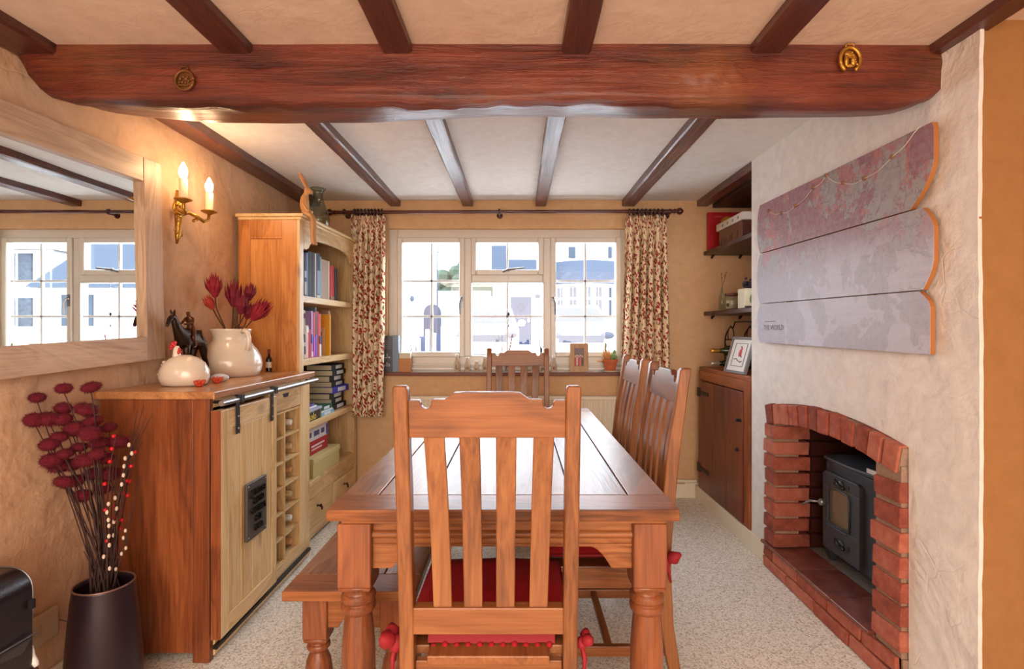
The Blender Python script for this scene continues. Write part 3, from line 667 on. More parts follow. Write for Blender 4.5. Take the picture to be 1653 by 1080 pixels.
# ---------------------------------------------------------------- dining chairs
def make_chair():
    c = thing('dining_chair', 'high-backed slatted dining chair at the near end of the table, back to the viewer', 'chair', (0, 0, 0), 'high-backed dining chairs')
    def yb(z):   # plan position of the back posts by height
        pts = [(0, -.245), (.25, -.205), (.45, -.195), (.6, -.203), (.85, -.228), (1.095, -.262)]
        for (a, b), (d, e) in zip(pts, pts[1:]):
            if z <= d: return b+(e-b)*(z-a)/(d-a)
        return pts[-1][1]
    zs = [0, .08, .16, .25, .34, .42, .48, .55, .65, .75, .85, .95, 1.03, 1.085, 1.094]
    for s_ in (-1, 1):
        n = len(zs); vs = []
        for i, z in enumerate(zs):
            th = .048 if .3 < z < .6 else (.036 if z > .9 or z < .1 else .042)
            w_ = .034 if z < 1.09 else .030
            if z > 1.09: th -= .005
            y0 = yb(z)
            xo = .2115 if z > .6 else .2100
            xi = xo-w_; 
            if z > 1.09: xo -= .002; xi -= 0
            vs += [(s_*xo, y0, z), (s_*xi, y0, z), (s_*xi, y0+th, z), (s_*xo, y0+th, z)]
        fs = [(i*4+k, i*4+(k+1) % 4, (i+1)*4+(k+1) % 4, (i+1)*4+k) for i in range(n-1) for k in range(4)]+[(0, 1, 2, 3), tuple(range(n*4-4, n*4))]
        P().add(vs, fs).make('back_post', CHz, c, bevel=.004, smooth='a')
    # crest rail with a raised middle and two round notches
    half = [(.178, .974), (.178, 1.061), (.153, 1.061), (.150, 1.055)]
    half += [(.138+.0115*math.cos(t), 1.055-.0115*math.sin(t)-.002) for t in [math.pi*i/8 for i in range(9)]]
    half += [(.1255, 1.060), (.122, 1.063), (.095, 1.063), (.090, 1.066), (.074, 1.078), (0.05, 1.0795)]
    pts = half+[(-a, b) for a, b in half[::-1]]
    ysh = lambda z: yb(z)
    N = len(pts); vs = [(a, yb(b)+.006, b) for a, b in pts]+[(a, yb(b)+.028, b) for a, b in pts]
    fs = [tuple(range(N)), tuple(range(N, 2*N))[::-1]]+[(i, (i+1) % N, (i+1) % N+N, i+N) for i in range(N)]
    P().add(vs, fs).make('top_rail', CHx, c, bevel=.0025)
    for cx, cb in ((-.122, -.108), (-.041, -.036), (.043, .040), (.129, .118)):
        vs = []; zz = [.560, .62, .70, .78, .86, .93, .980]
        for z in zz:
            t = (z-.56)/.42; x = cb+(cx-cb)*t; wd = .0235-.0015*(1-t); bow = .012*math.sin(math.pi*t)
            y0 = yb(z)+.010+bow
            vs += [(x-wd, y0, z), (x+wd, y0, z), (x+wd, y0+.013, z), (x-wd, y0+.013, z)]
        n = len(zz); fs = [(i*4+k, i*4+(k+1) % 4, (i+1)*4+(k+1) % 4, (i+1)*4+k) for i in range(n-1) for k in range(4)]+[(0, 1, 2, 3), tuple(range(n*4-4, n*4))]
        P().add(vs, fs).make('slat', CHz, c, bevel=.002, smooth='a')
    B(-.177, .177, -.197, -.165, .503, .566).make('lower_rail', CHx, c, bevel=.003)
    for a, b in ((-.215, -.145), (-.1445, .1445), (.145, .215)):
        B(a, b, -.150 if abs(a+b) > .1 else -.195, .248, .430, .452).make('seat_plank', CHy, c, bevel=.003)
    for s_ in (-1, 1):
        p = P(); p.hexa([(s_*.19-.016, .172, 0), (s_*.19+.016, .172, 0), (s_*.19+.016, .204, 0), (s_*.19-.016, .204, 0)], [(s_*.19-.021, .165, .43), (s_*.19+.021, .165, .43), (s_*.19+.021, .207, .43), (s_*.19-.021, .207, .43)])
        p.make('front_leg', CHz, c, bevel=.004)
        B(s_*.192-.011, s_*.192+.011, -.155, .17, .375, .429).make('seat_rail', CHy, c, bevel=.002)
        B(s_*.192-.010, s_*.192+.010, -.175, .175, .150, .185).make('stretcher', CHy, c, bevel=.003)
    B(-.172, .172, .178, .198, .375, .429).make('seat_rail', CHx, c, bevel=.002)
    B(-.175, .175, -.175, -.155, .375, .429).make('seat_rail', CHx, c, bevel=.002)
    B(-.182, .182, -.010, .014, .157, .180).make('stretcher', CHx, c, bevel=.003)
    return c
def make_cushion():
    c = thing('seat_cushion', 'crimson seat cushion with bobble fringe on the near dining chair', 'cushion', (0, 0, 0), 'red tie-on chair cushions')
    def f(u, v, top):
        x = -.20+.40*u; y = -.135+.385*v
        e = (math.sin(math.pi*min(max(u, 0), 1))*math.sin(math.pi*min(max(v, 0), 1)))**.35
        return (x, y, .482+(.042*e*(1+.25*noise.noise(Vector((x*9, y*9, 2)))) if top else -.0245*min(1, e*1.3)))
    p = P().grid(16, 14, lambda u, v: f(u, v, 1)); p.grid(16, 14, lambda u, v: f(u, v, 0)); p.make('pad', RED, c, smooth=True)
    p = P(); p.tube([(-.2, -.135, .482), (.2, -.135, .482), (.2, .25, .482), (-.2, .25, .482), (-.2, -.135, .482)], .005, 6); p.make('piping', MAROON, c, smooth=True)
    # knitted frill with bobbles hanging behind and at the sides
    fr = P()
    def frill(a, b, n):
        a = Vector(a); b = Vector(b); d = (b-a); nrm = Vector((d.y, -d.x, 0)).normalized()
        fr.grid(n, 2, lambda u, v: a+d*u+nrm*(.004+.006*v)+Vector((0, 0, -.022*v+.002*math.sin(u*30))))
        return [(a+d*(i+.5)/n+nrm*.012+Vector((0, 0, -.028+random.uniform(-.003, .003)))) for i in range(n)]
    rs = frill((-.15, -.137, .478), (.16, -.137, .478), 11)
    fr.make('frill', MAROON, c, solid=.002)
    for q in rs: P().ball(q, .0085, 8, 6).make('bobble', RED, c, smooth=True)
    for s_ in (-1, 1):
        k = Vector((s_*.222, -.172, .470)); t = P(); g_ = 2.0 if s_ < 0 else 1.4
        t.ball(k, (.010*g_, .010*g_, .011*g_), 8, 6)
        for (dx, dy, dz, rr) in ((.012, -.022, .018, .011), (.010, .020, .012, .011)):
            e = k+Vector((s_*dx, dy, dz))*g_; t.tube([k, k+(e-k)*.5+Vector((s_*.006, 0, .003)), e], [.004, rr*g_, .006], 8)
        t.tube([k, k+Vector((s_*.006, -.012, -.03)), k+Vector((s_*.004, -.018, -.065))], [.005, .006, .004], 6)
        t.tube([k, k+Vector((s_*.006, .014, -.03)), k+Vector((s_*.008, .022, -.055))], [.005, .006, .004], 6)
        t.tube([(s_*.19, -.13, .47), (s_*.208, -.15, .472), k], .004, 6)
        t.make('tie_bow', MAROON, c, smooth=True)
    return c
ch = make_chair(); cu = make_cushion()
copy_thing(ch, (0.0, 3.44, 0), R(180), 'high-backed slatted dining chair at the far end, backing on to the window')
copy_thing(ch, (.303, 1.962, 0), R(90), 'nearer of two high-backed dining chairs on the fireplace side of the table')
copy_thing(ch, (.305, 2.512, 0), R(90), 'farther of two high-backed dining chairs on the fireplace side, next to the curtain')
copy_thing(cu, (0.0, 3.44, 0), R(180), 'crimson cushion on the dining chair under the window')
copy_thing(cu, (.303, 1.962, 0), R(90), 'crimson cushion with a bow tied beside the table\'s near right leg')
copy_thing(cu, (.305, 2.512, 0), R(90), 'crimson cushion on the farther chair of the fireplace side')
ch.location = (-.0695, 1.462, 0); cu.location = (-.0695, 1.462, 0)
# ---------------------------------------------------------------- wine cabinet
wc = thing('wine_cabinet', 'waist-high wooden cabinet with sliding barn door and wine rack by the left wall', 'cabinet', (-1.33, 2.45, 0))
B(-1.545, -1.100, 1.955, 2.922, .966, .994).make('top', wood('cabinet_top_y', (216, 164, 112), (194, 138, 90), (150, 98, 60), 'y', .3, .1, False, .5), wc, bevel=.004)
B(-1.53, -1.19, 1.972, 1.994, .035, .966).make('end_panel', END, wc, bevel=.002)
B(-1.19, -1.128, 1.970, 1.996, .0, .966).make('corner_post', END, wc, bevel=.002)
B(-1.54, -1.15, 2.885, 2.912, .035, .966).make('end_panel', OAKz, wc, bevel=.002)
B(-1.54, -1.52, 1.994, 2.885, .05, .966).make('back_panel', END, wc)
B(-1.53, -1.14, 1.994, 2.885, .05, .075).make('bottom_panel', OAKy, wc)
B(-1.53, -1.145, 2.405, 2.425, .075, .966).make('inner_panel', END, wc)
B(-1.150, -1.125, 2.790, 2.912, .035, .966).make('stile', OAKz, wc, bevel=.002)
B(-1.150, -1.128, 1.996, 2.790, .930, .966).make('top_rail', OAKy, wc, bevel=.002)
B(-1.1505, -1.1232, 1.9965, 2.9125, .012, .105).make('plinth', OAKy, wc, bevel=.002)
B(-1.124, -1.108, 1.985, 2.885, .040, .056).make('floor_track', IRON, wc, bevel=.002)
dw = B(-1.148, -1.124, 2.432, 2.785, .832, .926).make('drawer', OAKy, wc, bevel=.003)
P().prism([(2.575, .912), (2.645, .912), (2.632, .893), (2.588, .893)], 'x', -1.125, -1.1225).make('finger_cut_shade', plain((40, 24, 14), .8), dw)  # dark sheet on the drawer front, painted shade of the finger opening
# bottle cells
B(-1.50, -1.128, 2.602, 2.614, .105, .828).make('divider', OAKz, wc)
B(-1.50, -1.128, 2.425, 2.434, .105, .828).make('divider', OAKz, wc); B(-1.50, -1.128, 2.782, 2.792, .105, .828).make('divider', OAKz, wc)
ch_ = (.828-.105)/6
for i in range(7):
    z = .105+ch_*i-(.006 if i else 0)
    for (a, b) in ((2.434, 2.602), (2.614, 2.782)): B(-1.50, -1.131, a, b, z-.005, z+.006).make('cell_shelf', OAKy, wc)
# sliding door: frame + boards, hung from the steel rail
dr = thing('door', None, None, (0, 0, 0)); dr.parent = wc; dr.location = -ORG[wc]; ORG[dr] = Vector((0, 0, 0)); 
if 'kind' in dr: del dr['kind']
D0, D1, Z0, Z1 = 1.972, 2.428, .085, .922
B(-1.121, -1.086, D0, D0+.058, Z0, Z1).make('door_stile', OAKz, dr, bevel=.003); B(-1.106, -1.086, D1-.045, D1, Z0, Z1).make('door_stile', OAKz, dr, bevel=.003)
B(-1.106, -1.086, D0+.058, D1-.045, Z1-.075, Z1).make('door_rail', OAKy, dr, bevel=.003); B(-1.106, -1.086, D0+.058, D1-.045, Z0, Z0+.065).make('door_rail', OAKy, dr, bevel=.003)
B(-1.122, -1.0865, D0-.0025, D0-.0003, Z0, Z1).make('door_edge', END, dr)
ys = [D0+.058, D0+.148, D0+.236, D0+.326, D1-.045]
for a, b in zip(ys, ys[1:]): B(-1.106, -1.090, a+.0028, b-.0028, Z0+.065, Z1-.075).make('board', OAKz, dr, bevel=.0025)
rl = P(); rl.tube([(-1.076, 1.955, .951), (-1.076, 2.880, .951)], .0105, 12); rl.make('rail', STEEL, wc, smooth='a')
for yy in (2.0, 2.86): P().tube([(-1.13, yy, .951), (-1.075, yy, .951)], .006, 8).make('rail_bracket', IRON, wc)
for yy in (2.085, 2.375):
    p = P(); p.box(-1.086, -1.081, yy-.012, yy+.012, .818, .968); p.box(-1.090, -1.064, yy-.012, yy+.012, .964, .969); p.box(-1.067, -1.062, yy-.012, yy+.012, .938, .969)
    h = p.make('hanger', IRON, wc, bevel=.001)
    for zz in (.838, .885): P().lathe([(.0, .004), (.004, .003), (.005, 0)], (-1.081, yy, zz), 8, axis='x').make('bolt', STEEL, h)
# cast sign on the door
pl = thing('cast_plaque', 'dark metal plaque with raised lettering on the sliding cabinet door', 'sign', (-1.086, 2.22, .37))
PM = plain((98, 92, 88), .42, .5); B(-1.086, -1.074, 2.140, 2.305, .372, .602).make('plate', PM, pl, bevel=.002)
LM = plain((20, 18, 20), .35, .3)
for i, (s_, sz) in enumerate((('JUPITER', .036), ('IRON', .034), ('WORKS', .034), ('EST', .034), ('1880', .034))):
    text('lettering', s_, LM, pl, (-1.069, 2.2225, .560-i*.037), (R(90), 0, R(90)), sz, .005, sx=.95)
for yy in (2.152, 2.293):
    for zz in (.386, .590): P().ball((-1.074, yy, zz), (.003, .004, .004), 8, 6).make('screw', STEEL, pl)
# bottles lying in the cells, capsules towards the room
def lay_bottle(name, y, z, capm, lab, body=None):
    b = thing(name, lab, 'bottle', (-1.3, y, z-.0375), 'wine bottles lying in the cabinet')
    p = P(); p.lathe([(.0, -.30), (.034, -.298), (.0365, -.28), (.0365, -.115), (.030, -.09), (.0155, -.07), (.0145, -.035), (.0145, -.03)], (-1.150, y, z), 14, axis='x'); p.make('glass', body or plain((26, 40, 26), .12, 0, .3), b, smooth='a')
    p = P(); p.lathe([(.0150, -.055), (.0155, -.002), (.0135, .004), (0.0, .005)], (-1.150, y, z), 14, axis='x'); p.make('capsule', capm, b, smooth='a')
CW, CC, CN, CR = plain((232, 226, 214), .4), plain((206, 176, 132), .4), plain((196, 142, 90), .5), plain((110, 24, 30), .4)
rowname = ['bottom', 'second lowest', 'third lowest', 'third highest', 'second highest', 'top']
for col_, y, rows in (('nearer', 2.545, ((5, CC), (4, CC), (3, CW), (0, CW))), ('farther', 2.725, ((5, CW), (4, CC), (3, CN), (2, CC), (1, CW), (0, CN)))):
    for r_, cm in rows: lay_bottle('wine_bottle', y, .105+ch_*r_+.0385+.006, cm, 'wine bottle lying in the %s cell of the %s column' % (rowname[r_], col_))
# ---------------------------------------------------------------- bookcase (turned a touch towards the room)
BO = Vector((-1.204, 2.935, 0)); BL = .945; BD = .325      # front corner, length along y, depth along -x
bk = thing('bookcase', 'tall pale oak bookcase with arched top and two drawers beside the window curtain', 'bookcase', (0, 0, 0))
H = 1.83
# near side, panelled
B(-BD, 0, 0, .022, 0, 0).v
B(-BD, -BD+.065, 0, .024, 0, H).make('side_stile', SIDE, bk, bevel=.002); B(-.085, 0, 0, .024, 0, H).make('side_stile', SIDE, bk, bevel=.002)
B(-BD+.065, -.085, 0, .024, H-.115, H).make('side_rail', SIDE, bk, bevel=.002); B(-BD+.065, -.085, 0, .024, .0, .12).make('side_rail', SIDE, bk, bevel=.002)
B(-BD+.060, -.080, .009, .022, .11, H-.11).make('side_panel', SIDE, bk)
B(-BD, 0, BL-.022, BL, 0, H).make('side_panel', OAKz, bk, bevel=.002)
B(-BD-.004, -BD+.008, .01, BL-.01, .02, H).make('back_panel', wood('bookcase_back_z', (170, 116, 70), (146, 94, 54), (104, 62, 36), 'z', .5), bk)
B(0, .016, 0, .050, 0, H).make('front_stile', OAKz, bk, bevel=.002); B(0, .016, BL-.055, BL, 0, H).make('front_stile', OAKz, bk, bevel=.002)
p = P(); p.box(-BD-.010, .040, -.016, BL+.012, H+.004, H+.022); p.box(-BD, .028, -.008, BL+.006, H-.012, H+.004)
p.make('cornice', OAKy, bk, bevel=.005)
# arched apron under the cornice
ap = [(.050, 1.668), (.090, 1.668), (.100, 1.676), (.112, 1.676), (.135, 1.700), (.170, 1.722), (.25, 1.738), (.36, 1.744), (BL/2, 1.746)]
ap += [(BL-a-.005, b) for a, b in ap[:-1]][::-1]
P().prism(ap+[(BL-.055, H), (.050, H)], 'x', .0, .018).make('arched_apron', OAKy, bk, bevel=.003)
SZ = [.345, .688, 1.055, 1.408]
for z in SZ[1:]: B(-BD+.008, .014, .050, BL-.055, z-.037, z).make('shelf', OAKy, bk, bevel=.003); 
for z in SZ[1:]: B(-BD+.008, -.001, .022, .050, z-.037, z).make('shelf_end', OAKy, bk)
B(-BD+.008, .014, .024, BL-.022, SZ[0]-.025, SZ[0]).make('shelf', OAKy, bk, bevel=.003)
B(-.004, .012, .05, BL-.055, .245, .320).make('front_rail', OAKy, bk, bevel=.002); B(-.004, .012, .05, BL-.055, .020, .072).make('front_rail', OAKy, bk, bevel=.002)
B(-.004, .012, BL/2-.028, BL/2+.028, .072, .245).make('front_stile', OAKz, bk, bevel=.002)
for (a, b) in ((.055, BL/2-.032), (BL/2+.032, BL-.060)):
    d = B(-.02, .016, a, b, .076, .241).make('drawer', OAKy, bk, bevel=.004)
    h = P(); m_ = (a+b)/2; h.lathe([(.008, 0), (.006, .004), (.004, .016), (.010, .020), (.010, .026), (.0, .029)], (.016, m_-.01, .185), 10, axis='x'); h.tube([(.034, m_-.01, .185), (.040, m_+.004, .172), (.038, m_+.008, .155)], [.006, .006, .004], 6)
    h.make('drop_handle', plain((70, 50, 30), .4, .7), d, smooth='a')
RB = -1.6
bk.location = BO; bk.rotation_euler[2] = R(RB)
MB_ = Matrix.Translation(BO) @ Matrix.Rotation(R(RB), 4, 'Z')
def bkw(x, y, z): return MB_ @ Vector((x, y, z))
# ---------------------------------------------------------------- books
PAGE = plain((226, 214, 190), .9)
def book(lab, col, th, h, d, y, z, x=-.03, flat=False, name='book', group=None, band=None, lean=0.0, roll=0):
    """upright: spine faces +x; y is its near side.  flat: lies down, h is its length along y"""
    b = thing(name, lab, 'book', (0, 0, 0), group); cm = plain(tuple(int(255*(c_/255)**1.35) for c_ in col), .62)
    if not flat:
        p = P(); p.box(x-d, x, 0, .0025, 0, h); p.box(x-d, x, th-.0025, th, 0, h); 
        n_ = 5
        sp = [(x-.003, 0), (x+.001, 0)]+[(x+.001+.003*math.sin(math.pi*i/n_), th*i/n_) for i in range(1, n_)]+[(x+.001, th), (x-.003, th)]
        p.prism(sp, 'z', 0, h); p.make('cover', cm, b)
        B(x-d+.004, x-.003, .0026, th-.0026, .003, h-.004).make('pages', PAGE, b)
        if band:
            for (za, zb2, bc) in band: B(x+.0, x+.0052, .1*th, .9*th, h*za, h*zb2).make('spine_label', plain(bc, .5), b)
        b.location = bkw(0, y, z); b.rotation_euler = (lean, 0, R(RB))
    else:
        p = P(); p.box(x-d, x, 0, h, 0, .002); p.box(x-d, x, 0, h, th-.002, th); p.box(x-.003, x+.001, 0, h, 0, th); p.make('cover', cm, b)
        B(x-d+.004, x-.003, .003, h-.003, .0022, th-.0022).make('pages', PAGE, b)
        if band:
            for (ya, yb2, bc) in band: B(x+.0, x+.003, h*ya, h*yb2, th*.18, th*.82).make('spine_label', plain(bc, .5), b)
        b.location = bkw(0, y, z); b.rotation_euler = (0, 0, R(RB)+roll)
    return b
W_ = (230, 230, 226); g1 = 'books standing on the top shelf'
y = .056
for (th, h, d, c, lab, band, gap) in (
    (.020, .247, .22, (206, 216, 230), 'tall pale blue-white book, first on the top shelf next to the near stile', [(.1, .5, (90, 110, 150))], 0),
    (.026, .243, .22, (44, 66, 110), 'tall dark blue book, second on the top shelf', [(.6, .8, (150, 160, 180))], 0),
    (.032, .238, .22, (120, 178, 206), 'light sky-blue book near the start of the top shelf', [(.65, .78, (40, 90, 110))], 0),
    (.020, .205, .20, (226, 220, 206), 'short cream paperback between two blue books on the top shelf', None, 0),
    (.040, .250, .22, (46, 46, 88), 'thick navy book with lettered spine on the top shelf', [(.45, .6, (140, 140, 170)), (.05, .35, (150, 140, 136))], 0),
    (.022, .260, .22, (152, 176, 214), 'tall periwinkle-blue book in the middle of the top shelf', None, 0),
    (.052, .272, .23, (34, 32, 42), 'thick black book, first of two black ones on the top shelf', None, 0),
    (.046, .272, .23, (46, 44, 58), 'thick black book, second of two, against the white one', None, 0),
    (.020, .272, .23, (226, 226, 224), 'tall thin white book between black books on the top shelf', None, 0),
    (.060, .278, .23, (56, 62, 88), 'thick slate-blue book with pale lettering on the top shelf', [(.1, .62, (130, 140, 168)), (.02, .08, (220, 220, 220))], 0),
    (.020, .262, .22, (166, 196, 214), 'thin pale blue book beside the beige one on the top shelf', None, 0),
    (.115, .250, .22, (188, 168, 146), 'wide beige box file with pale edge on the top shelf', None, .0),
    (.018, .250, .22, (232, 224, 206), 'thin cream book left of the bright red one', None, .01),
    (.072, .228, .22, (206, 32, 34), 'thick bright red book near the far end of the top shelf', [(.03, .12, (150, 120, 90))], .008),
    (.050, .220, .20, (66, 22, 30), 'dark maroon book last on the top shelf', None, 0)):
    if y+th > BL-.05: th = BL-.052-y
    book(lab, c, th-.0015, h, d, y, SZ[3], group=g1, band=band); y += th+gap
g2 = 'books standing on the second shelf'; y = .054
for (th, h, d, c, lab, band) in (
    (.022, .200, .19, (120, 104, 84), 'brown book first on the second shelf next to the near stile', None),
    (.020, .210, .19, (72, 86, 82), 'grey-green thin book near the start of the second shelf', None),
    (.018, .205, .19, (168, 170, 160), 'thin grey book third on the second shelf', None),
    (.042, .225, .2, (150, 184, 216), 'light blue patterned book on the second shelf', [(.1, .5, (206, 216, 226))]),
    (.022, .230, .2, (214, 206, 180), 'cream book with dotted spine on the second shelf', [(.1, .3, (70, 50, 40)), (.4, .6, (70, 50, 40))]),
    (.044, .190, .19, (236, 206, 204), 'pale pink short book on the second shelf', [(.78, .95, (230, 230, 230))]),
    (.034, .165, .18, (206, 44, 58), 'small red book beside the pale pink one', None),
    (.030, .275, .2, (196, 170, 220), 'tall lilac book on the second shelf', [(.3, .5, (60, 76, 190)), (.02, .12, (236, 220, 230))]),
    (.032, .270, .2, (222, 92, 104), 'tall coral pink book on the second shelf', [(.02, .45, (188, 60, 190))]),
    (.022, .300, .2, (130, 140, 156), 'tallest grey book on the second shelf', [(.0, .45, (86, 104, 210))]),
    (.032, .275, .2, (198, 54, 66), 'tall crimson book on the second shelf', None),
    (.036, .262, .2, (220, 110, 108), 'tall salmon book left of the yellow one', [(.3, .48, (70, 50, 90)), (.0, .28, (232, 214, 206))])):
    book(lab, c, th-.0015, h, d, y, SZ[2], group=g2, band=band); y += th
y0 = y+.004
yb_ = thing('book', 'large mustard yellow book facing out on the second shelf', 'book', (0, 0, 0), g2)
B(-.22, -.008, 0, .018, 0, .262).make('cover', plain((222, 160, 30), .5), yb_); B(-.218, -.010, -.0+.002, .016, -.0+.001, .263).make('pages', PAGE, yb_)
yb_.location = bkw(0, y0+.085, SZ[2]); yb_.rotation_euler = (0, 0, R(RB))
pc = thing('photo_card', 'cream card with a dark photograph leaning on the yellow book', 'card', (0, 0, 0))
B(-.16, -.035, 0, .004, 0, .175).make('card', plain((216, 184, 140), .7), pc); B(-.115, -.055, -.0015, .0, .075, .150).make('print', plain((50, 40, 40), .5), pc); B(-.100, -.072, -.0025, -.001, .12, .145).make('print_face', plain((196, 180, 160), .5), pc)
pc.location = bkw(0, y0+.072, SZ[2]); pc.rotation_euler = (0, 0, R(RB))
book('wide taupe book standing at the far end of the second shelf', (176, 146, 128), .030, .285, .22, y0+.115, SZ[2], group=g2)
for i, (xx, zz, r_, L, lab) in enumerate(((-.05, .235, .012, .13, 'lower rolled white paper on top of the near books'), (-.045, .262, .011, .20, 'upper rolled white paper on top of the near books'))):
    p = P(); p.tube([bkw(-.06, .058, SZ[2]+zz+.004), bkw(-.055, .058+L*.8, SZ[2]+zz+.006)], r_, 12)
    p.make('paper_roll', plain((216, 212, 206), .8), label=lab, cat='paper', smooth='a', group='paper rolls')
# third shelf: leaning upright books, flat pile in front, tall pile of paperbacks at the far end
g3 = 'books on the third shelf'; y = .060
for (th, h, d, c, lab, band) in (
    (.040, .225, .16, (74, 120, 84), 'green and white book standing first on the third shelf', [(.0, .8, (206, 214, 222))]),
    (.050, .215, .16, (44, 40, 48), 'dark book with pale spine marks standing on the third shelf', [(.5, .6, (180, 180, 180))]),
    (.026, .240, .16, (196, 184, 176), 'pale grey-pink book standing behind the flat pile', None),
    (.09, .235, .16, (176, 148, 96), 'wide khaki book between grey-pink and green ones on the third shelf', [(.1, .4, (120, 130, 90))]),
    (.022, .262, .18, (120, 196, 84), 'tall lime green book standing in the middle of the third shelf', None)):
    book(lab, c, th-.0015, h, d, y, SZ[1], x=-.13 if th > .08 else -.125, group=g3, band=band); y += th
zz = SZ[1]
for i, (th, L, d, c, lab, ro) in enumerate((
    (.036, .250, .17, (38, 44, 46), 'bottom paperback of the tall pile on the third shelf', 0), (.036, .250, .17, (30, 70, 72), 'teal-black paperback second from the bottom of the tall pile', .05),
    (.038, .255, .17, (60, 74, 72), 'grey-green paperback third from the bottom of the tall pile', .0), (.042, .250, .17, (86, 84, 200), 'violet-blue paperback in the middle of the tall pile', -.07),
    (.034, .245, .17, (30, 28, 44), 'black paperback just above the violet one', .02), (.040, .250, .17, (22, 30, 34), 'black paperback third from the top of the pile', 0),
    (.036, .250, .17, (26, 44, 50), 'dark teal paperback second from the top of the pile', .01), (.036, .250, .17, (30, 30, 60), 'navy paperback topmost of the tall pile', .03))):
    book(lab, c, th-.001, L, d, .605+.01*math.sin(i*2.1), zz, x=-.03-.008*(i % 3), flat=True, group='tall pile of paperbacks on the third shelf', band=[(.3, .78, (214, 218, 224))], roll=ro); zz += th
zz = SZ[1]
for (th, L, d, c, lab, bd, yy, ro) in (
    (.052, .26, .17, (66, 58, 24), 'dark board-game box with big pale letters at the bottom of the flat pile', None, .065, 0),
    (.010, .24, .17, (214, 226, 240), 'pale blue magazine on top of the game box', None, .06, .02), (.012, .25, .18, (196, 206, 224), 'grey-blue magazine in the middle of the flat pile', None, .07, -.04),
    (.012, .22, .17, (236, 236, 240), 'white magazine near the top of the flat pile', None, .055, .03), (.014, .20, .16, (126, 100, 170), 'purple booklet topmost of the flat pile', None, .05, .05)):
    b = book(lab, c, th-.001, L, d, yy, zz, x=.0 if th > .05 else .002, flat=True, group='flat pile on the third shelf', band=bd, roll=ro)
    if th > .05:
        ORG[b] = Vector((0, 0, 0)); text('lettering', 'ssolo', plain((238, 206, 90), .5), b, (.0015, .13, .024), (R(90), 0, R(90)), .062, .001, sx=1.0)
    zz += th
zz = SZ[1]
for (th, L, c, lab) in ((.022, .20, (160, 206, 232), 'light blue thin book at the bottom of the middle pile'), (.012, .18, (232, 234, 238), 'white thin book in the middle pile'), (.026, .17, (44, 120, 96), 'dark green book topmost of the middle pile')):
    book(lab, c, th-.001, L, .15, .355, zz, x=-.004, flat=True, group='small pile in the middle of the third shelf', band=[(.2, .7, (220, 230, 236))]); zz += th
# bottom opening: files and boxes
g4 = 'files and boxes in the bottom opening'
def bxt(name, lab, cat, x0, x1, y0, y1, z0, z1, mat, group=None, lid=None, extra=None):
    b = thing(name, lab, cat, (0, 0, 0), group); B(x0, x1, y0, y1, 0, z1-z0-(lid or 0)).make('body', mat, b, bevel=.002)
    if lid: B(x0-.004, x1+.004, y0-.004, y1+.004, z1-z0-lid, z1-z0).make('lid', extra or mat, b, bevel=.002)
    b.location = bkw(0, 0, z0); b.rotation_euler = (0, 0, R(RB)); return b
ORGz = SZ[0]
b = bxt('lever_file', 'emerald green file standing at the near end of the bottom opening', 'file', -.26, -.035, .062, .140, SZ[0]+.028, SZ[0]+.315, plain((20, 168, 128), .45), g4)
bxt('wooden_block', 'low wooden block under the green file', 'block', -.24, -.03, .056, .150, SZ[0], SZ[0]+.027, OAKy)
book('red and white striped book standing beside the green file', (196, 40, 50), .030, .300, .2, .148, SZ[0], x=-.05, group=g4, band=[(.05, .2, W_), (.35, .5, W_), (.65, .8, W_)])
b = bxt('card_box', 'white and red printed box stacked on the red box', 'box', -.23, -.045, .205, .560, SZ[0]+.200, SZ[0]+.285, plain((222, 218, 220), .5), g4)
for (a, c) in ((.25, .30), (.34, .42), (.45, .50)): B(-.046, -.0435, a, c, .025, .055).make('print_mark', plain((70, 80, 130), .5), b)
B(-.046, -.043, .53, .556, .004, .070).make('print_mark', plain((60, 90, 190), .5), b)
b = bxt('card_box', 'red printed box between the cream box and the white one', 'box', -.24, -.045, .200, .560, SZ[0]+.117, SZ[0]+.199, plain((178, 34, 46), .5), g4)
ORG[b] = Vector((0, 0, 0))
B(-.046, -.0435, .30, .50, .045, .055).make('print_mark', plain((236, 220, 220), .5), b); B(-.046, -.0435, .30, .46, .025, .034).make('print_mark', plain((236, 220, 220), .5), b)
B(-.22, -.16, .1985, .2005, .02, .05).make('print_mark', plain((230, 226, 226), .5), b)
bxt('shoe_box', 'cream shoe box with lid at the bottom of the box stack', 'box', -.20, .002, .215, .640, SZ[0], SZ[0]+.116, plain((208, 192, 130), .6), g4, lid=.030, extra=plain((216, 202, 142), .6))
bxt('folded_papers', 'loose white papers lying on the white printed box', 'paper', -.22, -.06, .23, .45, SZ[0]+.286, SZ[0]+.300, plain((232, 230, 228), .8))
# ---------------------------------------------------------------- cupboard in the alcove
cb = thing('alcove_cupboard', 'dark red-brown planked cupboard built into the alcove beside the chimney breast', 'cupboard', (1.3, 3.4, 0))
B(1.305, 1.70, 3.005, 3.83, .104, .930).make('body', CUP, cb)
B(1.293, 1.71, 3.002, 3.84, .930, .957).make('top', CUPy, cb, bevel=.003)
B(1.288, 1.305, 3.005, 3.075, .104, .930).make('frame_stile', CUPF, cb, bevel=.002); B(1.288, 1.305, 3.805, 3.84, .104, .930).make('frame_stile', CUPF, cb, bevel=.002)
B(1.288, 1.305, 3.075, 3.805, .868, .930).make('frame_rail', CUPy, cb, bevel=.002)
cd = thing('door', None, None, (0, 0, 0)); cd.parent = cb; cd.location = -ORG[cb]; ORG[cd] = Vector((0, 0, 0))
for a, b in ((3.080, 3.31), (3.313, 3.545), (3.548, 3.80)): B(1.280, 1.298, a, b, .112, .862).make('board', CUP, cd, bevel=.003)
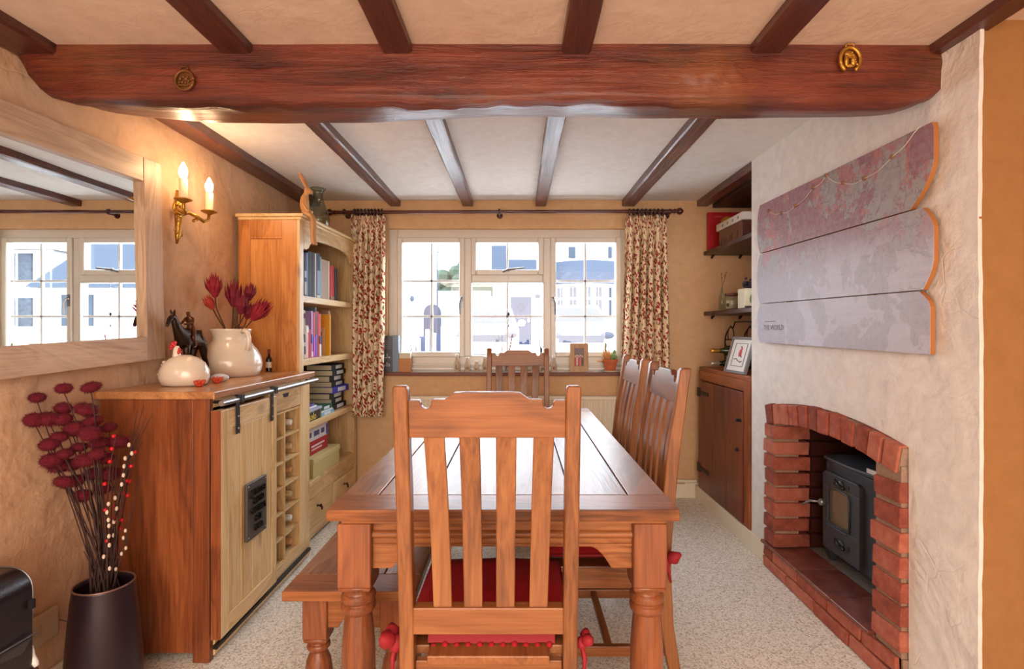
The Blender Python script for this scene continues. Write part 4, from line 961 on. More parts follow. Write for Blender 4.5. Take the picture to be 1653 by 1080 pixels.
for z in (.25, .78):
    p = P(); p.box(1.276, 1.281, 3.62, 3.80, z-.012, z+.012); p.box(1.274, 1.282, 3.78, 3.83, z-.03, z+.03); p.make('strap_hinge', IRON, cd)
p = P(); p.box(1.272, 1.282, 3.085, 3.125, .690, .705); p.tube([(1.282, 3.105, .697), (1.262, 3.105, .697)], .006, 8); p.ball((1.262, 3.105, .697), .009, 8, 6); p.make('latch', IRON, cd, smooth='a')
P().ball((1.274, 3.14, .52), .011, 8, 6).make('door_knob', IRON, cd, smooth=True)
# alcove shelves
for z, lab in ((1.783, 'upper rough dark shelf in the alcove, holding boxes'), (1.348, 'lower rough dark shelf in the alcove, holding a jar')):
    s_ = thing('alcove_shelf', lab, 'shelf', (1.5, 3.45, z-.028), 'alcove shelves')
    def sf(i): return .005*noise.noise(Vector((i*1.3, z*7, 2)))
    pts = [(1.70, 3.90), (1.70, 3.01)]+[(1.345+sf(i), 3.01+.89*i/16) for i in range(17)]
    P().prism(pts, 'z', z-.028, z).make('board', SHELF, s_, bevel=.004)
    for xx, yy in ((1.40, 3.86), (1.60, 3.86), (1.60, 3.1)): P().tube([(xx, yy, z-.030), (xx, yy+.03, z-.045)], .009, 8).make('peg', IRON, s_)
# ---------------------------------------------------------------- wood-burning stove
sv = thing('wood_stove', 'small black cast iron wood-burning stove in the fireplace', 'stove', (1.6, 2.37, .134))
SM = STOVE
pts = [(1.485, 2.185), (1.485, 2.56), (1.50, 2.572), (1.74, 2.572), (1.74, 2.172), (1.50, 2.172)]
P().prism(pts, 'z', .19, .607).make('body', SM, sv, bevel=.004)
fpt = [(1.462, 2.19), (1.462, 2.555), (1.486, 2.565), (1.486, 2.18)]
P().prism(fpt, 'z', .185, .600).make('front_plate', SM, sv, bevel=.004)
tp = [(1.46, 2.165), (1.446, 2.23), (1.438, 2.37), (1.446, 2.51), (1.46, 2.578), (1.76, 2.578), (1.76, 2.165)]
P().prism(tp, 'z', .607, .624).make('top_plate', SM, sv, bevel=.005)
d = thing('door', None, None, (0, 0, 0)); d.parent = sv; d.location = -ORG[sv]; ORG[d] = Vector((0, 0, 0))
# door panel with an arched window opening
y0, y1, z0, z1 = 2.275, 2.548, .200, .560
wy0, wy1, wz0, wz1 = 2.338, 2.498, .345, .492
hole = [(wy0, wz0-.008), (wy0+.08, wz0-.016), (wy1, wz0-.008), (wy1, wz1-.016), (wy1-.012, wz1+.002), (wy0+.08, wz1+.008), (wy0+.012, wz1+.002), (wy0, wz1-.016)]
p = P(); x0, x1 = 1.440, 1.462
top_ = [(y0, wz1+.014), (y1, wz1+.014), (y1, z1-.012), (y1-.02, z1), (y0+.02, z1), (y0, z1-.012)]
p.prism(top_, 'x', x0, x1); p.prism([(y0, z0), (y1, z0), (y1, wz0-.020), (y0, wz0-.020)], 'x', x0, x1)
p.box(x0, x1, y0, wy0, wz0-.020, wz1+.014); p.box(x0, x1, wy1, y1, wz0-.020, wz1+.014)
dp = p.make('door_panel', SM, d, bevel=.003)
gf = P(); ring = [(a, b) for a, b in hole]; 
gf.tube([(x0-.003, a, b) for a, b in ring+ring[:1]], .005, 6); gf.make('window_rim', SM, d, smooth=True)
B(1.448, 1.452, wy0, wy1, wz0-.018, wz1+.012).make('stove_glass', NT('stove_glass').set(srgb(116, 104, 82), .08, 0, .6), d)
for zc in (.528, .262):
    v = P(); v.ball((1.436, 2.40, zc), (.008, .020, .020), 10, 6); v.make('spin_knob', SM, d, smooth=True)
    for yy in (2.345, 2.452): P().ball((1.440, yy, zc), (.003, .006, .013), 8, 6).make('vent_slot', plain((10, 10, 12), .6), d, smooth=True)
    v = P(); v.tube([(1.43, 2.43, zc+.012), (1.424, 2.40, zc+.002), (1.43, 2.365, zc-.010)], [.007, .006, .007], 8); v.make('vent_handle', plain((24, 24, 26), .35), d, smooth=True)
p = P(); p.tube([(x0-.002, 2.50, .318), (x0-.002, 2.36, .318)], .004, 6); p.make('door_rib', SM, d)
p = P(); p.ball((1.435, 2.548, .405), (.016, .018, .018), 10, 6); p.tube([(1.435, 2.555, .405), (1.40, 2.585, .40), (1.372, 2.605, .375)], [.007, .006, .005], 8); p.make('door_handle', plain((150, 150, 152), .3, .7), d, smooth=True)
for (xx, yy) in ((1.485, 2.545), (1.485, 2.205), (1.70, 2.545), (1.70, 2.205)):
    P().hexa([(xx-.012, yy-.014, .134), (xx+.012, yy-.014, .134), (xx+.012, yy+.014, .134), (xx-.012, yy+.014, .134)], [(xx-.02, yy-.026, .195), (xx+.02, yy-.026, .195), (xx+.02, yy+.026, .195), (xx-.02, yy+.026, .195)]).make('leg', SM, sv, bevel=.003)
P().tube([(1.66, 2.37, .62), (1.66, 2.37, 1.0)], .06, 16).make('flue', SM, sv, smooth='a')
fb = thing('firelighter_box', 'small white box lying on top of the stove', 'box', (1.49, 2.20, .624))
B(1.452, 1.53, 2.17, 2.245, .6245, .643).make('tray', plain((228, 226, 222), .5), fb, bevel=.001); P().tube([(1.50, 2.21, .6475), (1.53, 2.24, .6475)], .004, 6).make('match', IRON, fb)
B(1.452+.002, 1.528, 2.172, 2.243, .643, .6445).make('lid', plain((60, 62, 66), .5), fb)
# ---------------------------------------------------------------- radiator
rd = thing('radiator', 'cream ribbed radiator on the wall under the window', 'radiator', (-.02, 3.85, .15))
pr = []; x = -.77
while x < .735:
    pr += [(x, 3.815), (x+.010, 3.808), (x+.022, 3.808), (x+.030, 3.815)]; x += .0335
pr += [(.74, 3.815), (.74, 3.87), (-.775, 3.87), (-.775, 3.815)]
P().prism(pr, 'z', .17, .722).make('ribbed_panel', CREAM, rd, bevel=0)
p = P(); p.box(-.78, .745, 3.803, 3.876, .722, .745); p.box(-.78, .745, 3.803, 3.818, .15, .172); p.make('casing', CREAM, rd, bevel=.004)
for xx in (-.5, .5): B(xx-.02, xx+.02, 3.87, 3.92, .3, .6).make('wall_bracket', CREAM, rd)
B(.745, .765, 3.82, 3.86, .19, .23).make('valve', WHITE, rd, bevel=.004)
# ================================================================ ON THE WALLS
# ---------------------------------------------------------------- mirror
mi = thing('wall_mirror', 'large rectangular mirror in a broad bleached wood frame on the left wall', 'mirror', (-1.535, 1.66, 1.49))
MY0, MY1, MZ0, MZ1 = .98, 2.297, 1.085, 1.904; fw = .108
def mrot(): return Matrix.Translation((-1.53, 1.93, 1.0)) @ Matrix.Rotation(R(1.9), 4, 'X') @ Matrix.Translation((1.53, -1.93, -1.0))
def mb(a, b, c, d, e, f): return B(a, b, c, d, e, f).xf(mrot())
mb(-1.531, -1.500, MY1-fw, MY1, MZ0, MZ1).make('frame_stile', MIRz, mi, bevel=.003); mb(-1.531, -1.500, MY0, MY0+fw, MZ0, MZ1).make('frame_stile', MIRz, mi, bevel=.003)
mb(-1.531, -1.501, MY0+fw, MY1-fw, MZ1-fw+.01, MZ1).make('frame_rail', MIRw, mi, bevel=.003); mb(-1.531, -1.501, MY0+fw, MY1-fw, MZ0, MZ0+fw-.012).make('frame_rail', MIRw, mi, bevel=.003)
mb(-1.528, -1.5225, MY0+fw-.01, MY1-fw+.004, MZ0+fw-.02, MZ1-fw+.02).make('glass', MIRROR, mi)
mb(-1.537, -1.529, MY0+.03, MY1-.03, MZ0+.03, MZ1-.03).make('backing', SHELF, mi)
# ---------------------------------------------------------------- twin candle sconce
sc = thing('wall_sconce', 'ornate brass twin-arm candle wall light beside the mirror', 'wall lamp', (-1.54, 2.42, 1.70))
bp = P(); random.seed(9)
bp.lathe([(0, 0), (.022, .002), (.030, .008), (.024, .014), (.012, .020), (0, .022)], (-1.540, 2.42, 1.765), 14, axis='x')
bp.tube([(-1.530, 2.42, 1.845), (-1.526, 2.42, 1.80), (-1.522, 2.42, 1.74), (-1.524, 2.42, 1.69), (-1.528, 2.42, 1.64), (-1.533, 2.42, 1.605)], [.006, .014, .020, .014, .011, .004], 10)
for i in range(26):
    t = random.random(); z = 1.62+.22*t; bp.ball((-1.520+random.uniform(-.008, .010), 2.42+random.uniform(-.024, .024)*(.35+.65*math.sin(math.pi*t)), z), (.006, .008, .009), 7, 5)
bp.make('back_plate', BRASS, sc, smooth=True)
EMB = emit('lit_bulb', (1, .80, .55), 14)
for s_, (cx, cy) in ((-1, (-1.428, 2.300)), (1, (-1.452, 2.535))):
    a = P(); pth = [(-1.515, 2.42+s_*.010, 1.735), (-1.50, 2.42+s_*.035, 1.752), (-1.475, 2.42+s_*.065, 1.738), (cx-.008, cy-s_*.03, 1.722), (cx, cy-s_*.006, 1.735), (cx, cy, 1.765)]
    a.tube(pth, [.007, .008, .008, .008, .007, .007], 8)
    sp = [(-1.485+.012*math.cos(t)*(1-t/12), 2.42+s_*(.058+.012*math.sin(t)*(1-t/12)), 1.722+.012*math.sin(t)*(1-t/12)) for t in [i*.7 for i in range(9)]]
    a.tube(sp, .004, 6); arm = a.make('arm', BRASS, sc, smooth=True)
    q = P(); q.lathe([(.004, 1.757), (.014, 1.763), (.034, 1.772), (.036, 1.776), (.030, 1.778), (.018, 1.776), (.018, 1.782), (0, 1.782)], (cx, cy, 0), 20); q.make('drip_pan', BRASS, arm, smooth='a')
    q = P(); q.lathe([(.0165, 1.778), (.0165, 1.862), (.013, 1.866), (0, 1.866)], (cx, cy, 0), 16); q.make('candle_tube', plain((238, 220, 184), .5), arm, smooth='a')
    q = P(); q.lathe([(.008, 1.866), (.014, 1.874), (.0175, 1.888), (.0165, 1.902), (.010, 1.920), (.003, 1.934), (0, 1.936)], (cx, cy, 0), 16); q.make('bulb', EMB, arm, smooth=True)
    light('candle_bulb_light', 'POINT', (cx+.022, cy, 1.90), (0, 0, 0), SCONCE_W, (1, .62, .32), .02)
# ---------------------------------------------------------------- horse brasses on the beam
h = thing('horse_brass', 'round dark brass medallion on the left end of the beam', 'horse brass', (-1.014, 1.64, 1.95), 'horse brasses on the big beam')
p = P(); c = (-1.014, 1.650, 1.978); ring = [(c[0]+.028*math.cos(t), c[1]-.012, c[2]+.029*math.sin(t)) for t in [2*math.pi*i/28 for i in range(29)]]
p.tube(ring, .0045, 8); p.tube([(c[0]-.012, c[1]-.011, c[2]+.032), (c[0]-.008, c[1]-.012, c[2]+.041), (c[0]+.008, c[1]-.012, c[2]+.041), (c[0]+.012, c[1]-.011, c[2]+.032)], .003, 6); p.make('ring', OLDBR, h, smooth=True)
p = P(); p.lathe([(0, -.010), (.026, -.008), (.027, 0), (0, .002)], c, 20, axis='y')
for q in ((-.012, .004, .007), (-.003, .010, .006), (.006, .004, .008), (.013, -.002, .006), (-.006, -.006, .006), (.003, -.008, .005), (.010, .010, .005), (-.015, -.006, .005)): p.ball((c[0]+q[0], c[1]-.011, c[2]+q[1]), q[2]*.8, 8, 6)
p.box(c[0]-.018, c[0]+.016, c[1]-.014, c[1]-.008, c[2]-.018, c[2]-.014); p.make('relief', OLDBR, h, smooth='a')
h = thing('horse_brass', 'bright horseshoe-shaped brass with a horse head on the right end of the beam', 'horse brass', (1.005, 1.64, 2.0), 'horse brasses on the big beam')
p = P(); c = (1.005, 1.640, 2.040); u = [(c[0]+.030*math.cos(t), c[1]-.010, c[2]-.004+.036*math.sin(t)) for t in [R(-62+304*i/24) for i in range(25)]]
p.tube(u, [.0050]+[.0062]*23+[.0050], 8)
p.tube([(c[0]-.014, c[1]-.010, c[2]+.030), (c[0]-.013, c[1]-.010, c[2]+.042), (c[0]+.009, c[1]-.010, c[2]+.044), (c[0]+.014, c[1]-.010, c[2]+.030)], .0028, 6); p.make('horseshoe', BRASS, h, smooth=True)
p = P(); p.ball((c[0]-.004, c[1]-.010, c[2]+.012), (.016, .006, .012), 10, 6); p.ball((c[0]-.012, c[1]-.011, c[2]-.006), (.008, .006, .020), 10, 6); p.ball((c[0]+.010, c[1]-.010, c[2]-.006), (.010, .006, .020), 10, 6); p.ball((c[0]+.0, c[1]-.010, c[2]-.022), (.016, .005, .006), 10, 6)
for i in range(6): p.ball((c[0]+.004+.003*i, c[1]-.013, c[2]+.016-.007*i), .004, 6, 4)
p.make('horse_head', BRASS, h, smooth=True)
# ---------------------------------------------------------------- map printed on three planks
def map_mat():
    m = NT('printed_map'); t = m.n('ShaderNodeTexCoord'); sep = m.n('ShaderNodeSeparateXYZ'); m.l(t.outputs['Object'], sep.inputs[0])
    v = m.co(); a = m.noise(v, 3.1, 8, .62, .4); b = m.noise(v, 7.5, 8, .7); c_ = m.noise(v, 40, 5, .7)
    vs_ = m.co(scale=(20, 2.5, 45)); st_ = m.noise(vs_, 1.4, 4, .6)
    land = m.ramp(a, [(.475, (0, 0, 0)), (.485, (1, 1, 1))]); zone = m.ramp(b, [(.48, (0, 0, 0)), (.50, (1, 1, 1))])
    ink = m.math('ABSOLUTE', m.math('SUBTRACT', a, .48)); inkf = m.ramp(ink, [(.002, (1, 1, 1)), (.010, (0, 0, 0))])
    ink2 = m.math('ABSOLUTE', m.math('SUBTRACT', m.noise(v, 16, 5, .6), .5)); ink2f = m.math('MULTIPLY', m.ramp(ink2, [(.004, (1, 1, 1)), (.02, (0, 0, 0))]), land)
    hgt = m.math('ADD', sep.outputs[2], m.math('MULTIPLY', m.math('SUBTRACT', b, .5), .14))
    up = m.ramp(m.math('MULTIPLY', hgt, 1), [(.30, (0, 0, 0)), (.48, (1, 1, 1))])
    sea_lo, sea_hi = srgb(184, 182, 198), srgb(146, 100, 112)
    sea = m.mix(up, sea_lo, sea_hi)
    lnd = m.mix(zone, srgb(170, 106, 108), srgb(152, 146, 146))
    lnd = m.mix(up, srgb(168, 164, 178), lnd)
    col = m.mix(land, sea, lnd); col = m.mix(m.math('MULTIPLY', m.math('MAXIMUM', inkf, ink2f), m.math('ADD', m.math('MULTIPLY', up, .55), .15)), col, srgb(110, 84, 92))
    col = m.mix(m.math('MULTIPLY', m.ramp(st_, [(.45, (0, 0, 0)), (.75, (1, 1, 1))]), .35), col, srgb(150, 140, 150))
    col = m.mix(m.math('MULTIPLY', m.math('SUBTRACT', c_, .4), .5), col, srgb(230, 222, 224))
    m.set(col, .42, 0, .0, .2, .35); m.bump(st_, .08, .003); return m.m
MAP = map_mat(); MDF = plain((176, 112, 56), .7)
mp = thing('map_board', 'faded world map printed on three scalloped planks on the chimney breast', 'wall art', (1.30, 2.26, 1.15))
def plank(y0, y1, z0, z1, rn, rf, slope):
    # rounded ends: near end (y0) sweeps in towards the lower corner, far end bulges softly
    h = z1-z0; pts = []
    for i in range(13): t = i/12; pts.append((y0+rn(t), z0+h*t+0))
    for i in range(9): t = 1-i/8; pts.append((y1-rf(t), z0+h*t))
    return [(y, z+slope*(y-y0)) for y, z in pts]
near_top = lambda t: .0 + .10*max(0, (1-t/.55))**1.7 if t < .95 else .006
near_mid = lambda t: .045*max(0, 1-t/.35)**1.6+.045*max(0, (t-.72)/.28)**1.6
near_low = lambda t: .045*max(0, (t-.78)/.22)**1.3
far_r = lambda t: .03*abs(2*t-1)**3
for (z0, z1, nr, sl) in ((1.143, 1.341, near_low, .009), (1.345, 1.603, near_mid, .010), (1.607, 1.858, near_top, .012)):
    pts = plank(1.665 if z0 < 1.2 else 1.650, 2.865, z0, z1, nr, far_r, sl)
    pk = P().prism([(a, b) for a, b in pts], 'x', 1.2735, 1.290).make('plank', MDF, mp, bevel=.001)
    f_ = P(); N_ = len(pts); f_.add([(1.2725, a, b) for a, b in pts]+[(1.2740, a, b) for a, b in pts], [tuple(range(N_)), tuple(range(N_, 2*N_))[::-1]]+[(i, (i+1) % N_, (i+1) % N_+N_, i+N_) for i in range(N_)])
    f_.make('map_print', MAP, pk)
B(1.290, 1.302, 1.95, 1.99, 1.18, 1.82).make('batten', MDF, mp); B(1.290, 1.302, 2.55, 2.59, 1.18, 1.82).make('batten', MDF, mp)
INK = plain((96, 84, 92), .6)
def mwall(px, py, x=1.2715): D = x*F/(px-CX); return Vector((x, D, CH-(py-CY)*D/F))
text('lettering', 'THE WORLD', INK, mp, (1.2722, mwall(1248, 529).y, mwall(1248, 529).z), (R(90), 0, R(-90)), .036, .0003)
q0 = mwall(1243, 519)
for i in range(7): B(1.2718, 1.2726, q0.y-.052+.016*i, q0.y-.052+.016*i+.011-.003*(i % 2), q0.z-.002, q0.z+.003).make('print_mark', INK, mp)
# the string of little pegs
pegpx = [(1241, 340), (1261, 344), (1284, 332), (1312, 303), (1334, 283), (1361, 295), (1395, 288), (1440, 253), (1483, 203)]
sg = thing('peg_string', 'thin string of tiny wooden pegs draped over the map board', 'string', (1.27, 2.3, 1.7))
pts = [mwall(a, b, 1.268) for a, b in pegpx]; path = []
for a, b in zip(pts, pts[1:]):
    for i in range(6): t = i/6; path.append(a.lerp(b, t)+Vector((0, 0, -.012*math.sin(math.pi*t))))
path.append(pts[-1]+Vector((.006, 0, 0))); P().tube(path, .0013, 5).make('string', plain((226, 220, 210), .6), sg)
for q in pts[:-1]:
    b = P(); b.box(q.x-.006, q.x+.003, q.y-.004, q.y-.001, q.z-.007, q.z+.007); b.box(q.x-.006, q.x+.003, q.y+.001, q.y+.004, q.z-.007, q.z+.007); b.box(q.x-.004, q.x+.001, q.y-.005, q.y+.005, q.z-.0015, q.z+.0015); b.make('peg', plain((150, 104, 70), .6), sg)
# ---------------------------------------------------------------- curtains and pole
pr = thing('curtain_pole', 'dark turned wooden curtain pole with finials above the window', 'curtain pole', (-.1, 3.84, 2.03))
PZ, PY = 2.058, 3.835
def px2x(px, D=PY): return (px-CX)*D/F
P().tube([(px2x(541), PY, PZ-.004), (px2x(1088), PY, PZ+.004)], .0125, 14).make('pole', ROD, pr, smooth='a')
for s_, px in ((-1, 541), (1, 1088)):
    z = PZ+.004*s_; P().lathe([(.013, 0), (.018, .004), (.013, .010), (.012, .018), (.020, .026), (.026, .038), (.024, .050), (.014, .060), (.008, .066), (0, .068)] if s_ > 0 else [(0, -.068), (.010, -.065), (.022, -.050), (.026, -.040), (.020, -.026), (.012, -.018), (.013, -.010), (.018, -.004), (.013, 0)], (px2x(px), PY, z), 14, axis='x').make('finial', ROD, pr, smooth=True)
for px in (556, 806, 1085-4):
    q = P(); x = px2x(px); q.lathe([(.020, -.006), (.022, 0), (.020, .006)], (x, PY, PZ), 14, axis='x'); q.tube([(x, PY, PZ-.01), (x, 3.925, PZ-.01)], .009, 8); q.lathe([(.024, 0), (.020, -.008), (0, -.009)], (x, 3.922, PZ-.01), 14, axis='y'); q.make('bracket', ROD, pr, smooth='a')
def curtain(name, lab, xt0, xt1, xb0, xb1, zt, zb, folds, seed, mid=None):
    c = thing(name, lab, 'curtain', ((xt0+xt1)/2, PY, zb), 'leaf-print curtains')
    NU, NV = 150, 46; vs = []; uvs = []; W = 1.25
    for j in range(NV+1):
        v = j/NV; z = zt+(zb-zt)*v
        a = xt0+(xb0-xt0)*v**1.2; b = xt1+(xb1-xt1)*v
        if mid: a += mid(v)
        for i in range(NU+1):
            u = i/NU; ph = u*folds*2*math.pi+.5*noise.noise(Vector((u*4, v*1.5, seed)))
            amp = (.018+.016*min(1, v*3))*(1+.4*noise.noise(Vector((u*5, v*2, seed+3))))
            x = a+(b-a)*u+.012*math.sin(ph*1+1.1)*min(1, v*2)*.7
            y = PY-.004+amp*math.sin(ph)-.008*v+.006*math.sin(3*ph+v*4)*(1-v)
            if v < .05: y = PY-.004+.014*math.sin(ph*1.0)
            vs.append((x, y, z+(.004*math.sin(ph*2) if v < .01 else 0)-(.006*math.sin(ph) if j == NV else 0))); uvs.append((u*W, -v*(zt-zb)))
    p = P(); p.add(vs, [(j*(NU+1)+i, j*(NU+1)+i+1, (j+1)*(NU+1)+i+1, (j+1)*(NU+1)+i) for j in range(NV) for i in range(NU)]); p.uv = uvs
    p.make('drape', CURT, c, smooth=True, solid=.003)
    n = 9
    for i in range(n):
        x = xt0+.012+(xt1-xt0-.024)*(i+.5)/n; q = P(); tl = random.uniform(-.15, .15)
        q.tube([(x+tl*.02*math.cos(t), PY+.021*math.cos(t), PZ-.004+.021*math.sin(t)) for t in [2*math.pi*k_/14 for k_ in range(15)]], .0065, 8)
        q.make('ring', plain((58, 34, 34), .35, 0, .3), c, smooth=True)
curtain('curtain', 'leaf-print curtain gathered left of the window next to the bookcase', px2x(567), px2x(622), px2x(568), px2x(617), 2.032, .600, 6, 1)
curtain('curtain', 'leaf-print curtain gathered right of the window, sweeping outwards to its foot', px2x(1010), px2x(1075), px2x(996), px2x(1080), 2.032, .600, 6, 8)

# ================================================================ ON THE WINDOW SILL
SZL = .912
def sill(px, D=3.945): return px2x(px, D)
# dark box or book and the candle at the left
b = thing('sill_book', 'dark book with pale lettering standing at the left end of the window sill', 'book', (sill(631), 3.94, SZL))
x0, x1 = sill(618), sill(635); B(x0, x1, 3.915, 3.935, SZL, SZL+.262).make('cover', plain((74, 76, 88), .35, 0, .3), b, bevel=.001)
B(x1, x1+.045, 3.915, 3.965, SZL, SZL+.266).make('spine', plain((128, 150, 176), .4), b, bevel=.002)
for i, (a_, w_, h_) in enumerate(((.012, .006, .05), (.024, .018, .006), (.036, .006, .035), (.048, .012, .012), (.014, .014, .014), (.034, .008, .03), (.048, .010, .02))): B(x0+a_, x0+a_+w_, 3.9142, 3.915, SZL+(.10 if i < 4 else .04), SZL+(.10 if i < 4 else .04)+h_).make('cover_print', plain((190, 190, 200), .5), b)
for i in range(5): B(x0+.01, x1-.012, 3.9142, 3.915, SZL+.17+.014*i, SZL+.174+.014*i).make('print_mark', plain((130, 130, 145), .5), b)
b = thing('candle_box', 'small candle in brown band with cream top on the sill beside the dark book', 'candle', (sill(655), 3.935, SZL))
B(sill(645.5), sill(664.5), 3.90, 3.965, SZL, SZL+.098).make('band', plain((196, 138, 92), .7), b, bevel=.002); B(sill(646), sill(664), 3.902, 3.963, SZL+.098, SZL+.140).make('top', plain((224, 214, 190), .6), b, bevel=.004)
P().tube([(sill(655), 3.935, SZL+.138), (sill(655), 3.935, SZL+.15)], .0015, 5).make('wick', IRON, b)
BC = plain((202, 182, 158), .5); BW = plain((240, 236, 228), .35, 0, .3); LET = plain((52, 36, 34), .6)
for i, (px, top, L, lab) in enumerate(((738, 568, 'L', 'tall ceramic bottle lettered L, first from the left in the LOVE row'), (754.5, 573, 'o', 'ceramic bottle lettered o, second in the LOVE row'), (769, 579, 'v', 'shortest ceramic bottle lettered v, third in the LOVE row'), (783, 572, 'e', 'ceramic bottle lettered e at the end of the LOVE row, beside the far chair'),
                                       (847, 569, 'h', 'ceramic bottle lettered h behind the far chair\'s slats'), (862, 575, 'o', 'ceramic bottle lettered o behind the far chair\'s slats'), (877, 578, 'm', 'ceramic bottle lettered m behind the far chair\'s right post'), (894, 571, 'e', 'ceramic bottle lettered e standing clear to the right of the far chair'))):
    D = 3.93; x = px2x(px, D); H_ = (597.5-top)*D/F; k_ = H_/.13; r_ = .0215 if H_ > .1 else .018
    bt = thing('letter_bottle', lab, 'bottle', (x, D, SZL), 'ceramic letter bottles on the sill')
    P().lathe([(r_*.9, 0), (r_, .004), (r_, .055*k_), (r_*.92, .070*k_), (r_*.62, .088*k_), (r_*.55, .096*k_), (r_*.55, .108*k_), (r_*.5, .109*k_)], (x, D, SZL), 18).make('body', BC, bt, smooth='a')
    P().lathe([(r_*.56, .106*k_), (r_*.66, .110*k_), (r_*.66, .124*k_), (r_*.55, .127*k_), (0, .127*k_)], (x, D, SZL), 18).make('neck', BW, bt, smooth='a')
    text('lettering', L, LET, bt, (x, D-r_-.0004, SZL+.034*k_), (R(90), 0, 0), .042 if L != 'L' else .046, .0006)
# jar of twigs and a dotted stick behind the far chair
j = thing('reed_jar', 'small glass of white twigs and a dotted stick behind the far chair', 'ornament', (sill(815), 3.94, SZL))
jx = sill(815); P().lathe([(.022, 0), (.024, .003), (.024, .07), (.022, .07), (.021, .006), (0, .006)], (jx, 3.94, SZL), 16, cap=False).make('glass', CLEAR, j, smooth='a')
random.seed(4)
for i in range(9):
    e = at(random.uniform(800, 818), random.uniform(538, 556), 3.93); e.y = 3.94+random.uniform(-.02, .01)
    P().tube([(jx+random.uniform(-.01, .01), 3.94, SZL+.008), (jx*.5+e.x*.5+random.uniform(-.01, .01), 3.94, (SZL+e.z)/2), e], .0016, 5).make('twig', plain((226, 220, 214), .6), j)
e = at(827, 540, 3.92); P().tube([(jx+.006, 3.935, SZL+.01), e], .005, 6).make('stick', plain((180, 60, 70), .5), j)
for i in range(12):
    t = .45+.045*i; q = Vector((jx+.006, 3.935, SZL+.01)).lerp(e, t); P().ball((q.x, q.y-.003, q.z), .0045, 6, 4).make('dot', plain((40, 24, 30), .5) if i % 2 else plain((230, 210, 200), .5), j)
# picture frame
pf = thing('framed_photo', 'pale wooden photo frame with a small family picture on the window sill', 'photo frame', (sill(936), 3.93, SZL))
fx0, fx1, fz = px2x(920, 3.93), px2x(949.5, 3.93), SZL+.208
fr = P(); tt = .032; fr.box(fx0, fx0+tt, 3.925, 3.943, SZL, fz); fr.box(fx1-tt, fx1, 3.925, 3.943, SZL, fz); fr.box(fx0+tt, fx1-tt, 3.925, 3.943, fz-.036, fz); fr.box(fx0+tt, fx1-tt, 3.925, 3.943, SZL, SZL+.042); fr.make('frame', wood('pale_frame_z', (206, 172, 136), (190, 152, 114), (160, 120, 84), 'z', .55, 0, False), pf, bevel=.002)
B(fx0+.01, fx1-.01, 3.938, 3.945, SZL+.01, fz-.01).make('backing', plain((70, 60, 60), .7), pf); px_ = P()
B(fx0+tt-.002, fx1-tt+.002, 3.935, 3.938, SZL+.040, fz-.034).make('photo_ground', plain((120, 104, 116), .4), pf)
cols = [(190, 60, 70), (230, 190, 170), (170, 70, 80), (210, 110, 110), (70, 50, 60), (226, 196, 180)]
for i in range(5):
    x = fx0+tt+.008+.0125*i
    B(x-.006, x+.006, 3.9338, 3.935, SZL+.046, SZL+.10+.006*(i % 2)).make('photo_figure', plain(cols[i % 5], .4), pf); P().ball((x, 3.9345, SZL+.112+.006*(i % 2)), (.006, .001, .007), 8, 6).make('photo_face', plain(cols[5] if i % 2 else cols[1], .4), pf)
# terracotta pot of succulents on a saucer
pt_ = thing('cactus_pot', 'terracotta pot of orange fingers and green cactus at the right end of the sill', 'plant pot', (sill(984), 3.93, SZL))
cx, cy = px2x(985, 3.925), 3.925
P().lathe([(.045, 0), (.062, .003), (.066, .012), (.060, .012), (.045, .006), (0, .006)], (cx, cy, SZL), 24).make('saucer', plain((210, 200, 190), .5), pt_, smooth='a')
P().lathe([(.034, .007), (.038, .009), (.050, .068), (.056, .070), (.058, .092), (.052, .092), (.048, .076), (0, .074)], (cx, cy, SZL), 24).make('pot', TERRA, pt_, smooth='a')
P().lathe([(0, .084), (.05, .082), (.05, .07), (0, .07)], (cx, cy, SZL), 16).make('soil', plain((60, 44, 34), .95), pt_)
ORF = plain((216, 150, 92), .6); random.seed(12)
for i in range(15):
    a = random.uniform(2.2, 4.9); r_ = random.uniform(.02, .042); hh = random.uniform(.05, .09)
    b0 = Vector((cx-.012+random.uniform(-.02, .02), cy+random.uniform(-.02, .02), SZL+.08)); P().tube([b0, b0+Vector((math.cos(a)*r_*.6, -.01, hh*.6)), b0+Vector((math.cos(a)*r_, -.015, hh))], [.005, .006, .003], 7).make('orange_finger', ORF, pt_, smooth=True)
b0 = Vector((cx-.045, cy-.01, SZL+.085)); P().tube([b0, b0+Vector((-.03, -.01, -.006)), b0+Vector((-.055, -.012, -.004))], [.005, .006, .004], 7).make('drooping_finger', ORF, pt_, smooth=True)
GRN = plain((112, 150, 96), .6)
P().tube([(cx-.034, cy, SZL+.08), (cx-.036, cy, SZL+.15), (cx-.033, cy, SZL+.20), (cx-.034, cy, SZL+.212)], [.006, .007, .008, .004], 8).make('tall_cactus', plain((146, 150, 96), .6), pt_, smooth=True)
for (dx, dz, rx, rz) in ((.022, .115, .016, .022), (.038, .105, .012, .018), (.030, .145, .011, .016), (.012, .10, .010, .016)): P().ball((cx+dx, cy-.005, SZL+dz), (rx, .008, rz), 10, 8).make('cactus_pad', GRN, pt_, smooth=True)
